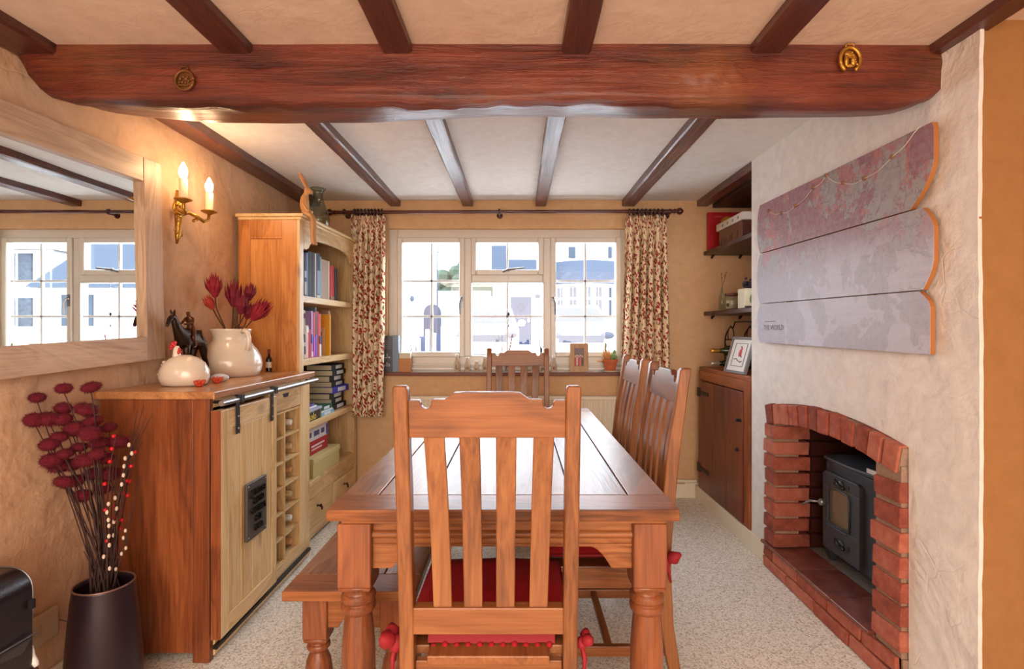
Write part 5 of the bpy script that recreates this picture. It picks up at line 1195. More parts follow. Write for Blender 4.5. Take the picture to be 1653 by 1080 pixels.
# beaded chain hanging from the top light
sg = thing('crystal_chain', 'beaded string with crystal drops hanging in front of the middle pane', 'hanging ornament', (at(820, 525, 3.93)))
p = P(); xx = px2x(820.5, 3.935); z = CH-(446-CY)*3.935/F; ze = CH-(508-CY)*3.935/F
p.tube([(xx, 3.935, z+.03), (xx, 3.935, ze)], .0008, 5); 
zz = z
while zz > ze: p.ball((xx, 3.935, zz), .0035, 6, 4); zz -= .016
p.make('string', CLEAR if False else plain((222, 222, 226), .2, 0, .5), sg)
for py, r_, mt in ((507, .011, IRON), (517, .015, CLEAR), (526, .010, STEEL)): P().ball((xx, 3.935, CH-(py-CY)*3.935/F), (r_*.8, r_*.8, r_*1.2), 8, 6).make('drop', mt, sg)

# ================================================================ ON THE WINE CABINET
CT = .994
# ceramic hen
hn = thing('ceramic_hen', 'round cream pottery hen with red comb on the near end of the cabinet', 'figurine', (-1.36, 2.20, CT))
hc = Vector((-1.352, 2.185, CT))
p = P(); prof = [(.072, 0), (.088, .006), (.096, .03), (.093, .055), (.078, .080), (.052, .098), (.024, .107), (0, .109)]; p.lathe(prof, hc, 28)
p.xf(Matrix.Translation(hc) @ Matrix.Diagonal((1.0, .80, 1.14, 1)) @ Matrix.Translation(-hc)); p.make('body', CERAM, hn, smooth=True)
hx = hc+Vector((-.030, -.004, .108)); P().tube([hx+Vector((.010, 0, -.012)), hx+Vector((.0, 0, .018)), hx+Vector((.002, 0, .040)), hx+Vector((.004, 0, .052))], [.026, .014, .0125, .006], 12).make('neck', CERAM, hn, smooth=True)
p = P()
for (dx, dz, r_) in ((-.020, .050, .008), (-.014, .060, .009), (-.004, .064, .0085), (-.022, .040, .006), (-.008, .054, .009)): p.ball(hx+Vector((dx, -.002, dz)), (r_, .005, r_), 9, 7)
p.make('comb', plain((196, 24, 34), .35, 0, .4), hn, smooth=True); p = P()
for (dx, dz, r_) in ((.016, .036, .007), (.012, .026, .0075), (.020, .028, .005)): p.ball(hx+Vector((dx, -.006, dz)), (r_, .005, r_*1.2), 9, 7)
p.make('wattle', plain((186, 24, 34), .35, 0, .4), hn, smooth=True)
p = P()
for i in range(5): p.ball(hc+Vector((-.093+.005*i, -.012, .045+.012*i)), (.009, .008, .008), 8, 6)
p.make('tail_feathers', CERAM, hn, smooth=True)
for i, (ox, oy, lab) in enumerate(((-1.262, 2.135, 'nearer small orange-red starry flower ornament by the hen'), (-1.262, 2.262, 'farther small orange-red starry flower ornament by the hen'))):
    f = thing('flower_ornament', lab, 'ornament', (ox, oy, CT), 'little orange ornaments by the hen')
    p = P(); base = Vector((ox, oy, CT))
    for k_, (a, l_) in enumerate(((0, .036), (1.3, .03), (2.6, .034), (3.9, .030), (5.1, .036))):
        d = Vector((math.cos(a)*.7, math.sin(a)*.5, .75)).normalized(); p.tube([base+Vector((0, 0, .006)), base+d*l_*.6, base+d*l_], [.006, .008, .003], 8)
    p.ball(base+Vector((0, 0, .007)), (.016, .014, .007), 10, 6); p.make('petals', plain((206, 74, 36), .5), f, smooth=True)
P_ = P(); P_.ball((-1.290, 2.33, CT+.018), (.040, .030, .018), 14, 8); P_.make('ceramic_dish', plain((214, 220, 232), .2, 0, .5), label='small pale blue-white rounded dish just behind the hen', cat='dish', smooth=True)
# bronze horse and rider (faces the camera, turned a little to the wall)
hs = thing('horse_statue', 'bronze horse statuette with a rider standing between mirror and jug', 'statuette', (0, 0, 0))
J = []; E = []
def jt(*a): J.append(a); return len(J)-1
# local frame: horse walks towards -y, height z
rump = jt(0, .085, .195, (.034, .032)); mid_ = jt(0, .03, .188, (.032, .034)); chest = jt(0, -.03, .190, (.034, .038)); E += [(rump, mid_), (mid_, chest)]
n1 = jt(0, -.058, .225, (.020, .026)); n2 = jt(0, -.080, .262, (.014, .020)); poll = jt(0, -.094, .288, (.012, .014)); fc = jt(0, -.112, .274, (.011, .013)); mz = jt(0, -.128, .248, (.007, .008)); mz2 = jt(0, -.132, .240, (.007, .007))
E += [(chest, n1), (n1, n2), (n2, poll), (poll, fc), (fc, mz), (mz, mz2)]
for s_, (k1, k2, f1) in ((-1, (-.040, -.050, -.045)), (1, (-.034, -.022, -.018))):
    a = jt(s_*.020, -.030, .155, (.017, .018)); b = jt(s_*.021, k1, .095, (.010, .010)); c = jt(s_*.021, k2, .050, (.007, .007)); d = jt(s_*.021, f1, .014, (.007, .008)); e = jt(s_*.021, f1-.008, .004, (.010, .010))
    E += [(chest, a), (a, b), (b, c), (c, d), (d, e)]
for s_, dy in ((-1, 0), (1, .022)):
    a = jt(s_*.021, .082+dy*.4, .150, (.020, .024)); b = jt(s_*.021, .072+dy, .105, (.013, .014)); c = jt(s_*.021, .096+dy, .066, (.008, .009)); d = jt(s_*.021, .088+dy, .016, (.006, .007)); e = jt(s_*.021, .080+dy, .004, (.010, .010))
    E += [(rump, a), (a, b), (b, c), (c, d), (d, e)]
t0_ = jt(0, .118, .190, (.010, .010)); t1_ = jt(0, .130, .150, (.012, .010)); t2_ = jt(0, .128, .09, (.006, .006)); E += [(rump, t0_), (t0_, t1_), (t1_, t2_)]
skin('horse', BRONZE, hs, J, E, 2, 1)
p = P()
for s_ in (-1, 1): p.tube([(s_*.006, -.092, .296), (s_*.009, -.095, .308), (s_*.008, -.096, .314)], [.004, .004, .001], 6)
for i in range(10): t = i/9; p.ball((0, -.088+.050*t, .297-.068*t), (.004, .007, .009), 7, 5)
p.make('ears_and_mane', BRONZE, hs, smooth=True)
J = []; E = []
pe = jt(0, .030, .232, .013); w1 = jt(0, .026, .252, .012); c1 = jt(0, .018, .272, (.018, .012)); nk = jt(0, .014, .288, .0055); hd = jt(0, .010, .300, (.0095, .011)); hd2 = jt(0, .008, .308, (.008, .009)); E += [(pe, w1), (w1, c1), (c1, nk), (nk, hd), (hd, hd2)]
for s_ in (-1, 1):
    a = jt(s_*.018, .018, .277, .0065); b = jt(s_*.026, .006, .258, .0055); c = jt(s_*.014, -.024, .252, .0045); d = jt(s_*.009, -.034, .252, .0045); E += [(c1, a), (a, b), (b, c), (c, d)]
    a = jt(s_*.022, .020, .222, .010); b = jt(s_*.034, -.004, .194, .0075); c = jt(s_*.035, .012, .160, .006); d = jt(s_*.036, .006, .152, .005); e = jt(s_*.037, -.008, .150, .004); E += [(pe, a), (a, b), (b, c), (c, d), (d, e)]
skin('rider', plain((96, 56, 32), .35, .6, 0, .3), hs, J, E, 2)
B(-.040, .040, -.072, .125, .0, .005).make('plinth', BRONZE, hs, bevel=.001)
hs.location = (-1.450, 2.360, CT); hs.rotation_euler[2] = R(-2); hs.scale = (.96, .96, .99)
# two-handled jug
jg = thing('stoneware_jug', 'big cream glazed two-handled jug holding red dried flowers', 'jug', (-1.385, 2.66, CT)); jc = Vector((-1.400, 2.630, CT))
P().lathe([(.110, 0), (.122, .003), (.137, .030), (.141, .060), (.134, .095), (.116, .130), (.094, .158), (.082, .172), (.080, .185), (.085, .205), (.092, .222), (.094, .229), (.088, .229), (.080, .212), (.074, .190), (.074, .175), (.04, .16), (0, .155)], jc, 40, cap=False).make('body', CERAM, jg, smooth=True)
P().lathe([(0, .001), (.112, .001), (.112, .004), (0, .004)], jc, 24).make('foot', CERAM, jg)
for s_ in (-1, 1):
    d = Vector((math.cos(R(-28))*s_, math.sin(R(-28))*s_, 0)); 
    pth = [jc+d*a+Vector((0, 0, b)) for a, b in ((.086, .216), (.108, .222), (.126, .210), (.134, .185), (.134, .155), (.126, .128))]
    P().tube(pth, [.011, .011, .011, .011, .011, .012], 10).make('handle', CERAM, jg, smooth=True)
def protea_head(nm, size, mat, parent):
    p = P(); random.seed(int(size*1e4))
    for lay, (n, tilt, ln, r0) in enumerate(((10, .62, .80, .12), (10, .42, .92, .10), (9, .22, 1.0, .06), (5, .06, .97, .02))):
        for i in range(n):
            a = 2*math.pi*(i+.5*(lay % 2))/n+random.uniform(-.1, .1); d = Vector((math.cos(a), math.sin(a), 0)); t = tilt*random.uniform(.8, 1.15); L = size*ln*random.uniform(.85, 1.08)
            b = d*size*r0; m1 = b+d*math.sin(t*.9)*L*.45+Vector((0, 0, L*.45)); e = m1+d*math.sin(t*.25)*L*.5+Vector((0, 0, L*.55))
            wv = Vector((-d.y, d.x, 0))*size*.085; nn = d*size*.02
            p.add([b-wv*.5, b+wv*.5, m1+wv, m1-wv, e, m1+nn*1.5], [(0, 1, 2, 5), (0, 5, 3), (3, 5, 4), (5, 2, 4), (0, 3, 2, 1), (3, 4, 2)])
    p.lathe([(.0, -.12*size), (.07*size, -.08*size), (.15*size, .02*size), (.20*size, .18*size), (.15*size, .3*size), (0, .34*size)], (0, 0, 0), 10)
    return p
PR1 = plain((120, 18, 40), .75); PR2 = plain((150, 24, 44), .75); PR3 = plain((186, 62, 44), .75)
for i, (hx_, hy_, size, tl, mt, D, lab) in enumerate((
    (347, 475, .112, (-.10, .02), PR2, 2.60, 'large crimson dried protea, leftmost and upright in the jug'), (377, 490, .122, (.05, 0), PR1, 2.66, 'tallest crimson dried protea rising in the centre of the jug'),
    (343, 497, .074, (-.5, 0), PR3, 2.62, 'small orange-red dried protea bud leaning left from the jug'), (389, 503, .098, (.10, 0), PR1, 2.60, 'dark maroon protea in front of the jug\'s centre stems'),
    (402, 482, .086, (.15, .05), PR1, 2.70, 'dark maroon protea right of the tallest one'), (399, 512, .080, (.30, 0), PR1, 2.64, 'half-hidden maroon protea low on the right of the jug'), (410, 513, .118, (.85, -.05), PR2, 2.60, 'crimson protea leaning far right towards the bookcase'))):
    q = at(hx_, hy_, D); f = thing('dried_protea', lab, 'dried flower', tuple(q), 'dried proteas in the jug')
    ax = Vector((tl[0], tl[1], 1)).normalized(); rot = Vector((0, 0, 1)).rotation_difference(ax).to_matrix().to_4x4()
    hd_ = protea_head('bloom', size, mt, f); base = q-ax*size*.05; hd_.xf(Matrix.Translation(base) @ rot); hd_.make('bloom', mt, f)
    foot = jc+Vector(((q.x-jc.x)*.25, (q.y-jc.y)*.2, .165)); P().tube([foot, jc+Vector(((q.x-jc.x)*.38, (q.y-jc.y)*.4, .235)), base-ax*size*.55+Vector((0, 0, 0)), base], [.0035, .0035, .003, .004], 6).make('stem', STEMM, f)
wb = thing('mini_wine_bottle', 'miniature dark wine bottle with white label at the bookcase end of the cabinet', 'bottle', (-1.332, 2.89, CT)); q = Vector((-1.333, 2.885, CT))
P().lathe([(.013, 0), (.015, .002), (.015, .066), (.012, .076), (.006, .084), (.0055, .108), (0, .108)], q, 16).make('glass', plain((24, 18, 20), .1, 0, .4), wb, smooth='a')
P().lathe([(.0062, .094), (.0066, .118), (.0055, .121), (0, .121)], q, 12).make('capsule', CR, wb, smooth='a'); P().lathe([(.0153, .022), (.0156, .023), (.0156, .052), (.0153, .053)], q, 16).make('label', plain((226, 220, 206), .6), wb, smooth='a')

# ================================================================ ON THE BOOKCASE
KT = H+.022
# glass vase
gv = thing('glass_vase', 'grey-green glass carafe vase on top of the bookcase behind the wooden hare', 'vase', tuple(bkw(-.085, .50, KT)))
q = bkw(-.085, .50, KT); P().lathe([(a_*1.14, b_*1.14) for a_, b_ in [(.030, 0), (.046, .004), (.060, .03), (.066, .062), (.056, .100), (.040, .140), (.029, .178), (.026, .198), (.030, .214), (.041, .232), (.038, .232), (.028, .214), (.024, .198), (.027, .178), (.038, .140), (.054, .100), (.063, .062), (.057, .03), (.043, .008), (0, .006)]], q, 28, cap=False).make('body', SMOKE, gv, smooth=True)
P().tube([q+Vector((.0465*math.cos(t), .0465*math.sin(t), .265)) for t in [2*math.pi*i/24 for i in range(25)]], .003, 6).make('rim', plain((96, 112, 104), .1, 0, .4), gv, smooth=True)
# long-legged wooden hare
ra = thing('wooden_hare', 'carved wooden long-eared hare sitting on the bookcase edge with dangling legs', 'figurine', (0, 0, 0))
HW = wood('hare_wood_z', (222, 176, 122), (202, 148, 92), (160, 104, 58), 'z', .42, .1, False)
J = []; E = []
a = jt(0, 0, .022, (.022, .024)); b = jt(.004, 0, .060, (.020, .020)); c = jt(.010, 0, .100, (.018, .015)); d = jt(.014, 0, .128, .009); e = jt(.022, 0, .148, (.015, .014)); f = jt(.042, 0, .140, (.011, .010)); g = jt(.054, 0, .134, .007)
E += [(a, b), (b, c), (c, d), (d, e), (e, f), (f, g)]
for s_ in (-1, 1):
    h1 = jt(.018, s_*.007, .165, (.006, .008)); h2 = jt(.006, s_*.012, .200, (.005, .011)); h3 = jt(-.012, s_*.014, .232, (.004, .009)); h4 = jt(-.022, s_*.014, .248, (.003, .004)); E += [(e, h1), (h1, h2), (h2, h3), (h3, h4)]
    k1 = jt(.010, s_*.020, .108, .009); k2 = jt(-.004+.012*(s_ < 0), s_*.026, .066, .007); k3 = jt(.028, s_*.024, .034, .0065); k4 = jt(.044, s_*.018, .028, .007); E += [(c, k1), (k1, k2), (k2, k3), (k3, k4)]
    l1 = jt(.020, s_*.014, .014, .014); l2 = jt(.046, s_*.015, .008, .012); l3 = jt(.056, s_*.014, -.016, .009); l4 = jt(.058, s_*.013, -.075, .0085); l5 = jt(.060, s_*.013, -.135, .0075); l6 = jt(.064, s_*.013, -.150, (.008, .009)); l7 = jt(.072, s_*.013, -.158, (.007, .006)); E += [(a, l1), (l1, l2), (l2, l3), (l3, l4), (l4, l5), (l5, l6), (l6, l7)]
J = [j[:3]+((j[3]*1.3 if not isinstance(j[3], tuple) else tuple(q_*1.3 for q_ in j[3])),) for j in J]
skin('body', HW, ra, J, E, 2)
p = P()
for s_ in (-1, 1): p.ball((.036, s_*.010, .148), (.002, .0015, .002), 6, 4)
p.make('eyes', IRON, ra)
ra.location = bkw(.0, .085, KT-.001); ra.rotation_euler = (0, 0, R(RB-4))

# ================================================================ IN THE ALCOVE
b = thing('red_board', 'bright red square box lid standing against the back of the upper alcove shelf', 'box', (1.5, 3.87, 1.783)); x0 = px2x(1142, 3.88)
B(x0, 1.69, 3.865, 3.895, 1.7835, 2.062).make('board', plain((186, 16, 30), .45), b, bevel=.002); P().lathe([(0, 0), (.045, -.001), (.045, .001), (0, .001)], (1.50, 3.864, 1.985), 20, axis='y').make('yellow_disc', plain((200, 150, 30), .5), b)
for i in range(5): B(x0+.045+i*.012, x0+.052+i*.012, 3.8632, 3.865, 2.026, 2.031+.004*(i % 2)).make('print_mark', plain((206, 120, 110), .5), b)
b = thing('brown_case', 'dark brown lidded case with figures on its side on the upper alcove shelf', 'box', (1.5, 3.5, 1.783)); BRC = plain((92, 44, 32), .3, 0, .3)
B(1.388, 1.60, 3.34, 3.72, 1.7835, 1.898).make('body', BRC, b, bevel=.003)
random.seed(2)
for i in range(12): y = 3.37+.03*i; hh = random.uniform(.02, .06); B(1.3868, 1.388, y, y+.014, 1.790, 1.790+hh).make('figure_mark', plain((52, 46, 40) if i % 3 else (150, 70, 44), .5), b)
b = thing('white_box', 'flat white printed box lying on the brown case on the alcove shelf', 'box', (1.5, 3.5, 1.9))
B(1.380, 1.61, 3.31, 3.75, 1.8985, 1.947).make('body', plain((226, 218, 206), .5), b, bevel=.002)
for i in range(4): P().ball((1.380, 3.38+.085*i, 1.922), (.001, .012, .010), 8, 6).make('print_mark', plain((120, 110, 104), .5), b)
bt = thing('bud_bottle', 'slender glass bottle with dried sprigs on the lower alcove shelf', 'bottle', (1.36, 3.62, 1.348)); q = Vector((px2x(1165.5, 3.62), 3.62, 1.3482))
P().lathe([(.020, 0), (.022, .003), (.022, .09), (.010, .125), (.008, .150), (.010, .152), (.006, .150), (.008, .12), (.018, .088), (.018, .006), (0, .005)], q, 18, cap=False).make('glass', CLEAR, bt, smooth=True)
random.seed(6); p = P(); p2 = P()
for i in range(7):
    e = q+Vector((random.uniform(-.03, .04), random.uniform(-.02, .02), random.uniform(.19, .27))); p.tube([q+Vector((0, 0, .02)), q+Vector((0, 0, .15)), e], .0014, 5); p2.ball(e, (.006, .006, .008), 7, 5)
p.make('sprigs', plain((150, 110, 70), .8), bt); p2.make('seed_heads', plain((170, 130, 84), .9), bt, smooth=True)
jr = thing('storage_jar', 'glass jar with dark wooden lid on the lower alcove shelf', 'jar', (1.4, 3.5, 1.348)); q = Vector((px2x(1181.5, 3.5), 3.5, 1.3482))
P().lathe([(.038, 0), (.041, .003), (.041, .088), (.036, .092), (.033, .088), (.038, .08), (.038, .006), (0, .006)], q, 22, cap=False).make('glass', CLEAR, jr, smooth=True)
P().lathe([(.0365, .007), (.0365, .06), (0, .062)], q, 18).make('contents', plain((206, 178, 150), .8), jr); P().lathe([(.044, .090), (.046, .093), (.046, .104), (.043, .107), (0, .107)], q, 22).make('lid', plain((100, 52, 36), .45), jr, smooth='a')
P().ball(q+Vector((-.035, -.02, .03)), (.010, .010, .012), 8, 6).make('sprig_tag', plain((70, 80, 62), .8), jr)
tn = thing('leaf_tin', 'cream tin with a green leaf printed on it on the lower alcove shelf', 'tin', (1.43, 3.26, 1.348)); x0 = px2x(1199.5, 3.22)
B(x0, x0+.12, 3.20, 3.30, 1.3485, 1.466).make('body', plain((214, 206, 176), .5), tn, bevel=.004)
P().ball((x0+.052, 3.199, 1.41), (.020, .001, .036), 12, 8, Matrix.Rotation(R(20), 3, 'Y')).make('leaf_print', plain((126, 140, 84), .6), tn, smooth=True); B(x0+.002, x0+.118, 3.1985, 3.2, 1.349, 1.361).make('dark_band', plain((54, 40, 36), .6), tn)
tp_ = thing('dark_posy', 'dark dried posy lying on top of the leaf tin', 'dried flower', (1.46, 3.25, 1.466)); random.seed(8)
p = P(); p.ball((x0+.05, 3.245, 1.478), (.03, .03, .012), 8, 6)
for i in range(12): p.ball((x0+.045+random.uniform(-.03, .05), 3.245+random.uniform(-.03, .03), 1.480+random.uniform(0, .045)), random.uniform(.008, .014), 7, 5)
p.make('heads', plain((46, 36, 46), .8), tp_, smooth=True)
# wine rack with two bottles
wr = thing('wire_wine_rack', 'dark curly wire wine rack on top of the alcove cupboard', 'wine rack', (1.46, 3.5, .957))
for x in (1.43, 1.56):
    o_ = [(3.72, .958), (3.72, 1.13), (3.715, 1.165), (3.69, 1.20), (3.62, 1.245), (3.58, 1.23), (3.55, 1.27), (3.30, 1.27), (3.29, 1.23), (3.20, 1.16), (3.20, .958)]
    P().tube([(x, a, b_) for a, b_ in o_], .0045, 6).make('frame_wire', IRON, wr, smooth=True)
    for zc in (1.01, 1.10):
        P().tube([(x, 3.72, zc+.025), (x, 3.68, zc-.005), (x, 3.60, zc-.030), (x, 3.53, zc-.004), (x, 3.48, zc-.030), (x, 3.42, zc-.004), (x, 3.20, zc-.02)], .0035, 6).make('cradle_wire', IRON, wr, smooth=True)
    P().tube([(x, 3.62+.05*math.cos(t), 1.185+.05*math.sin(t)) for t in [i*math.pi/9 for i in range(-2, 12)]], .0035, 6).make('scroll', IRON, wr, smooth=True)
for zc in (.965, 1.15, 1.27): P().tube([(1.43, 3.50 if zc > 1.2 else 3.72, zc), (1.56, 3.50 if zc > 1.2 else 3.72, zc)], .004, 6).make('cross_wire', IRON, wr)
for (y, z, m1, m2, lab) in ((3.605, 1.078, plain((206, 150, 60), .3, .6), plain((58, 66, 36), .15, 0, .3), 'gold-foiled bottle lying in the upper row of the wire rack'), (3.605, .994, plain((170, 160, 140), .35, .4), plain((34, 42, 32), .15, 0, .3), 'dark bottle with silver capsule lying in the lower row of the wire rack')):
    b = thing('wine_bottle', lab, 'bottle', (1.5, y, z-.03), 'bottles in the wire rack')
    P().lathe([(0, .14), (.034, .138), (.036, .12), (.036, -.04), (.030, -.06), (.016, -.085), (.0145, -.12), (.014, -.125)], (1.452, y, z), 16, axis='x').make('glass', m2, b, smooth='a')
    P().lathe([(.0152, -.075), (.0150, -.140), (.0178, -.142), (.0178, -.158), (.014, -.163), (0, -.164)][::-1], (1.452, y, z), 16, axis='x').make('foil', m1, b, smooth='a')
# robin picture leaning on the cupboard
rb = thing('robin_picture', 'grey framed bird picture with a red bird on a branch leaning on the cupboard', 'picture', (0, 0, 0))
FG = plain((104, 98, 96), .5)
fw2, fh = .262, .225; p = P(); t_ = .016
# local: x = out of the picture towards the room (-x), y width, z height
p.box(-.012, .006, 0, t_, 0, fh); p.box(-.012, .006, fw2-t_, fw2, 0, fh); p.box(-.012, .006, t_, fw2-t_, 0, t_); p.box(-.012, .006, t_, fw2-t_, fh-t_, fh); p.make('frame', FG, rb, bevel=.002)
B(-.004, .004, t_-.002, fw2-t_+.002, t_-.002, fh-t_+.002).make('mount', plain((232, 228, 224), .6), rb)
ya, yb3 = .060, fw2-.060
p = P(); p.tube([(-.005, ya, .045), (-.005, yb3, .045), (-.005, yb3, fh-.04), (-.005, ya, fh-.04), (-.005, ya, .045)], .0025, 5); p.make('mount_edge', plain((130, 116, 108), .6), rb)
p = P(); p.ball((-.005, .125, .125), (.0015, .018, .024), 14, 10); p.ball((-.005, .118, .150), (.0015, .011, .011), 12, 8); p.make('red_bird', plain((206, 40, 48), .6), rb, smooth=True)
p = P(); p.tube([(-.005, .112, .112), (-.005, .098, .100)], .003, 5); p.tube([(-.005, .185, .085), (-.005, .160, .090), (-.005, .130, .078), (-.005, .100, .070), (-.005, .085, .078)], .0025, 5); p.tube([(-.005, .12, .160), (-.005, .128, .166)], .004, 5); p.make('branch', plain((62, 54, 54), .6), rb)
rb.location = (1.306, 3.090, .9575); rb.rotation_euler = (0, R(16), R(4))
b = thing('framed_print', 'small dark frame standing just behind the bird picture at the chimney edge', 'photo frame', (1.40, 3.12, .957))
fr = P(); fr.box(1.385, 1.397, 3.03, 3.045, .9575, 1.12); fr.box(1.385, 1.397, 3.155, 3.17, .9575, 1.12); fr.box(1.385, 1.397, 3.045, 3.155, .9575, .9725); fr.box(1.385, 1.397, 3.045, 3.155, 1.105, 1.12); fr.make('frame', plain((48, 44, 44), .4), b); B(1.389, 1.395, 3.045, 3.155, .9725, 1.105).make('print', plain((150, 140, 130), .5), b)

# ================================================================ NEAR LEFT CORNER
vx, vy = -1.335, 1.74
vs_ = thing('floor_vase', 'tall black metal floor vase of red dried flowers beside the cabinet', 'vase', (vx, vy, 0)); VM = plain((44, 26, 38), .42, .3, .2)
P().lathe([(.090, 0), (.100, .004), (.106, .05), (.104, .16), (.096, .27), (.088, .36), (.083, .395), (.083, .402), (.080, .402), (.079, .385), (.085, .33), (.09, .2), (0, .02)], (vx, vy, 0), 36, cap=False).make('body', VM, vs_, smooth=True)
P().tube([(vx+.0815*math.cos(t), vy+.0815*math.sin(t), .402) for t in [2*math.pi*i/36 for i in range(37)]], .003, 6).make('rim', plain((150, 120, 110), .3, .6), vs_, smooth=True)
# pompom flower (shared mesh), many copies
random.seed(21)
pm = P(); pm.ball((0, 0, 0), (.023, .023, .016), 10, 7)
for i in range(420):
    d = Vector((random.gauss(0, 1), random.gauss(0, 1), random.gauss(0, 1))).normalized(); o_ = d.orthogonal().normalized()*.0011; L = random.uniform(.024, .031)
    e = Vector((d.x*L, d.y*L, d.z*L*.74)); b0 = e*.35; o2 = d.cross(o_).normalized()*.0011; pm.add([b0+o_, b0-o_*.5+o2, b0-o_*.5-o2, e], [(0, 1, 3), (1, 2, 3), (2, 0, 3)])
heads = [(60, 642, 1.70), (103, 627, 1.72), (147, 625, 1.74), (102, 659, 1.74), (56, 678, 1.68), (79, 676, 1.70), (101, 677, 1.72), (139, 661, 1.76), (122, 692, 1.74), (96, 705, 1.70), (80, 717, 1.68), (150, 680, 1.76), (176, 690, 1.80), (104, 733, 1.70), (83, 743, 1.68), (128, 722, 1.74), (104, 778, 1.70), (122, 776, 1.74), (133, 800, 1.74), (170, 740, 1.78), (160, 715, 1.76), (150, 765, 1.78), (176, 765, 1.80), (118, 750, 1.74), (95, 750, 1.72), (140, 742, 1.72), (165, 790, 1.78), (190, 713, 1.80), (146, 700, 1.70), (157, 733, 1.70)]
PM1, PM2 = plain((100, 8, 30), .95), plain((104, 8, 34), .95)
first = None
for i, (hx_, hy_, D) in enumerate(heads):
    q = at(hx_, hy_, D); q.x = max(q.x, -1.515); q.y = (q.x)*F/(hx_-CX) if q.x <= -1.5149 else D; q.z = CH-(hy_-CY)*q.y/F
    t_ = thing('pompom_flower', 'x', 'dried flower', tuple(q), 'crimson pompom flowers in the floor vase')
    if first is None:
        pm.xf(Matrix.Translation(q)); first = pm.make('pompom', PM1, t_)
    else:
        c = first.copy(); COL.objects.link(c); c.parent = t_; s_ = random.uniform(.78, 1.12); s_ *= 1.3; c.scale = (s_, s_, s_*random.uniform(.85, 1.1)); c.rotation_euler = (random.uniform(-.3, .3), random.uniform(-.3, .3), random.uniform(0, 6)); ORG[c] = q
    top = q-Vector((0, 0, .012)); foot = Vector((vx+random.uniform(-.035, .035), vy+random.uniform(-.035, .035), .35)); k1_ = foot.lerp(top, .35)+Vector((vx-foot.x, 0, 0))*.3+Vector((.02, 0, 0)); k2_ = foot.lerp(top, .8)+Vector((random.uniform(-.0, .03), 0, 0))
    P().tube([foot, k1_, k2_, top], [.0022, .002, .0018, .0016], 5).make('stem', TWIG, t_)
desc = ['topmost, nearest the mirror', 'topmost, below the mirror frame', 'topmost, nearest the cabinet', 'just below the top middle one', 'outermost towards the camera on the wall side', 'second from the outer wall side', 'third from the outer wall side', 'below the one nearest the cabinet top',
        'hanging just under the top row', 'left of the thick middle cluster', 'low in the upper spray', 'beside the cabinet edge, upper', 'in front of the cabinet panel, upper', 'in the outer thick cluster', 'outer edge of the thick cluster', 'centre of the spray', 'lowest on the wall side', 'lowest but one on the wall side', 'lowest of the whole spray',
        'in front of the cabinet, middle height', 'above centre, before the cabinet edge', 'low centre', 'low, before the cabinet panel', 'inner cluster, lower', 'outer cluster, lower', 'inner cluster, middle', 'low, nearest the berries', 'farthest towards the berries', 'upper centre', 'middle centre, frontmost']
pomps = [o for o in COL.objects if o.name.startswith('pompom_flower')]
for o, d in zip(pomps, desc): o['label'] = 'crimson pompom flower in the floor vase, ' + d
# berry and catkin twigs
def twigs(name, lab, pts_px, D, mat, r_, n, col_name, grp, seed):
    random.seed(seed); t_ = thing(name, lab, 'twig', (vx, vy, .36), grp)
    pth = [Vector((vx+.02, vy-.01, .34))]+[at(a, b, D) for a, b in pts_px]; P().tube(pth, .0022, 5).make('stem', TWIG, t_)
    for i in range(n):
        u = .25+.75*i/(n-1); k_ = min(int(u*(len(pth)-1)), len(pth)-2); w_ = u*(len(pth)-1)-k_; q = pth[k_].lerp(pth[k_+1], w_)+Vector((random.uniform(-.010, .010), -.003, random.uniform(-.004, .004)))
        P().ball(q, r_ if col_name == 'berry' else (r_*.8, r_*.8, r_*1.25), 8, 6).make(col_name, mat, t_, smooth=True)
BER = plain((206, 18, 40), .4); CAT = plain((224, 206, 186), .8)
twigs('catkin_twig', 'tall twig of pale catkins rising furthest in front of the cabinet', ((182, 860), (196, 770), (214, 718)), 1.76, CAT, .0062, 11, 'catkin', 'catkin twigs in the floor vase', 1)
twigs('catkin_twig', 'straight twig of pale catkins in the middle of the floor vase', ((173, 900), (176, 850), (174, 815)), 1.70, CAT, .0060, 8, 'catkin', 'catkin twigs in the floor vase', 2)
twigs('catkin_twig', 'short catkin twig on the cabinet side of the floor vase', ((196, 900), (204, 880), (206, 855)), 1.76, CAT, .0055, 5, 'catkin', 'catkin twigs in the floor vase', 3)
twigs('berry_twig', 'red berry twig curving over to the cabinet panel', ((186, 840), (196, 790), (222, 728)), 1.78, BER, .0066, 7, 'berry', 'red berry twigs in the floor vase', 4)
twigs('berry_twig', 'red berry twig standing upright behind the catkins', ((190, 860), (198, 830), (206, 775)), 1.80, BER, .0066, 6, 'berry', 'red berry twigs in the floor vase', 5)
twigs('berry_twig', 'red berry twig reaching up among the pompoms', ((170, 840), (178, 750), (187, 705)), 1.72, BER, .0066, 6, 'berry', 'red berry twigs in the floor vase', 6)
random.seed(31)
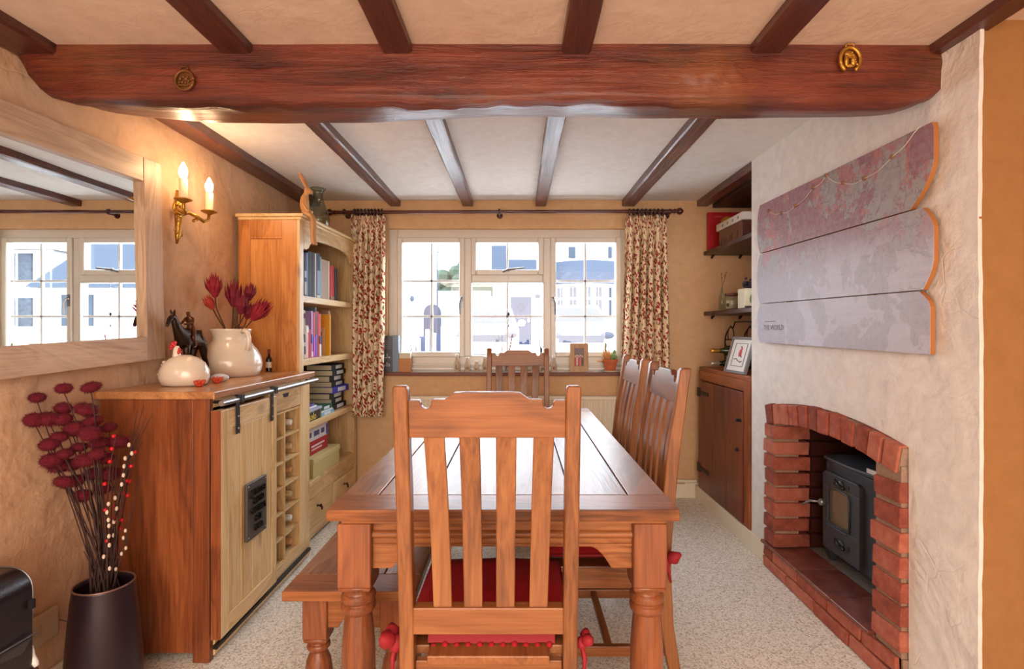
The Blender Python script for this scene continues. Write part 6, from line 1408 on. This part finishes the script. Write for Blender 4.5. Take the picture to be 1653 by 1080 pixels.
for i in range(7):
    t_ = thing('bare_twig', 'thin bare brown twig, %s' % ['tallest, before the cabinet panel', 'second tallest before the cabinet', 'forked tip near the cabinet top', 'bent outward at the wall side', 'upright among the stems', 'leaning to the berries', 'looping over the vase rim'][i], 'twig', (vx, vy, .36), 'bare twigs in the floor vase')
    tipx, tipy = ((232, 655), (222, 660), (216, 700), (132, 830), (168, 700), (226, 770), (135, 890))[i]
    q = at(tipx, tipy, 1.78); m_ = Vector((vx, vy, .36)).lerp(q, .5)+Vector((random.uniform(-.02, .03), 0, 0)); P().tube([(vx+random.uniform(-.03, .03), vy, .33), m_, q], [.003, .0022, .001], 5).make('stem', TWIG, t_)
    if i < 3: P().tube([m_.lerp(q, .4), q+Vector((.015, .02, -.03))], [.0018, .001], 5).make('side_shoot', TWIG, t_)
# black lacquered box with rounded lid, cut by the frame
bx = thing('black_case', 'black lacquered metal case with rounded top and projecting lip in the near left corner', 'case', (-1.42, 1.33, .30)); BK = plain((34, 26, 34), .28, .2, .4, .15)
def rp(x1, zt, r_, xl=-1.515, zb=.30): return [(xl, zb), (x1, zb)]+[(x1-r_+r_*math.cos(t), zt-r_+r_*math.sin(t)) for t in [math.pi/2*i/10 for i in range(11)]]+[(xl, zt)]
P().prism(rp(-1.318, .574, .060), 'y', 1.36, 1.465).make('shell', BK, bx, bevel=.003, smooth='a')
P().prism(rp(-1.355, .556, .050), 'y', 1.325, 1.365).make('recessed_front', plain((58, 50, 60), .35, .2, .3), bx, bevel=.005, smooth='a')
for z in (.40, .45): B(-1.50, -1.36, 1.318, 1.328, z, z+.03).make('front_band', BK, bx, bevel=.004)
pth = [(-1.317, 1.464, z) for z in (.44, .48, .510)]+[(-1.318-.060+.061*math.cos(t), 1.464, .574-.060+.061*math.sin(t)) for t in [math.pi/2*i/8 for i in range(9)]]+[(-1.515, 1.464, .575)]
P().tube(pth, .0022, 6).make('chrome_edge', STEEL, bx, smooth=True)
P().hexa([(-1.515, 1.19, .355), (-1.33, 1.19, .355), (-1.318, 1.44, .355), (-1.515, 1.44, .355)], [(-1.515, 1.19, .398), (-1.325, 1.19, .398), (-1.306, 1.46, .398), (-1.515, 1.46, .398)]).make('lip', BK, bx, bevel=.006)
P().tube([(-1.51, 1.188, .399), (-1.325, 1.188, .399), (-1.305, 1.462, .399)], .0022, 6).make('lip_edge', STEEL, bx, smooth=True)
P().tube([(-1.330, 1.47, .355), (-1.326, 1.47, .33), (-1.318, 1.47, .312), (-1.312, 1.47, .302)], [.007, .008, .009, .006], 8).make('white_foot', WHITE, bx, smooth=True)
B(-1.318, -1.306, 1.45, 1.46, .468, .492).make('side_catch', IRON, bx)
sl = thing('side_stool', 'dark low stool under the black case', 'stool', (-1.42, 1.33, 0)); B(-1.52, -1.31, 1.18, 1.475, .272, .300).make('seat', SHELF, sl, bevel=.004)
for xx in (-1.50, -1.33):
    for yy_ in (1.20, 1.455): B(xx-.012, xx+.012, yy_-.012, yy_+.012, 0, .272).make('leg', SHELF, sl)
so = thing('wall_socket', 'pale double socket low on the left wall behind the black case', 'socket', (-1.54, 1.74, .2)); B(-1.548, -1.533, 1.685, 1.80, .205, .300).make('plate', plain((206, 186, 160), .4), so, bevel=.003); B(-1.534, -1.531, 1.70, 1.735, .235, .27).make('socket_face', plain((190, 172, 150), .4), so); 
P().tube([(-1.53, 1.80, .25), (-1.48, 1.80, .24), (-1.44, 1.79, .27), (-1.425, 1.78, .33)], .002, 6).make('thin_cable', plain((150, 130, 120), .5), label='thin pale cable curling from the wall socket', cat='cable', smooth=True)
# ---------------------------------------------------------------- lettering curves become meshes
bpy.context.view_layer.update(); dg = bpy.context.evaluated_depsgraph_get()
for o in [o for o in COL.objects if o.type == 'FONT']:
    me = bpy.data.meshes.new_from_object(o.evaluated_get(dg)); nm = o.name; n_ = bpy.data.objects.new('tmp', me); COL.objects.link(n_)
    n_.parent = o.parent; n_.location = o.location; n_.rotation_euler = o.rotation_euler; n_.scale = o.scale
    bpy.data.objects.remove(o); n_.name = nm
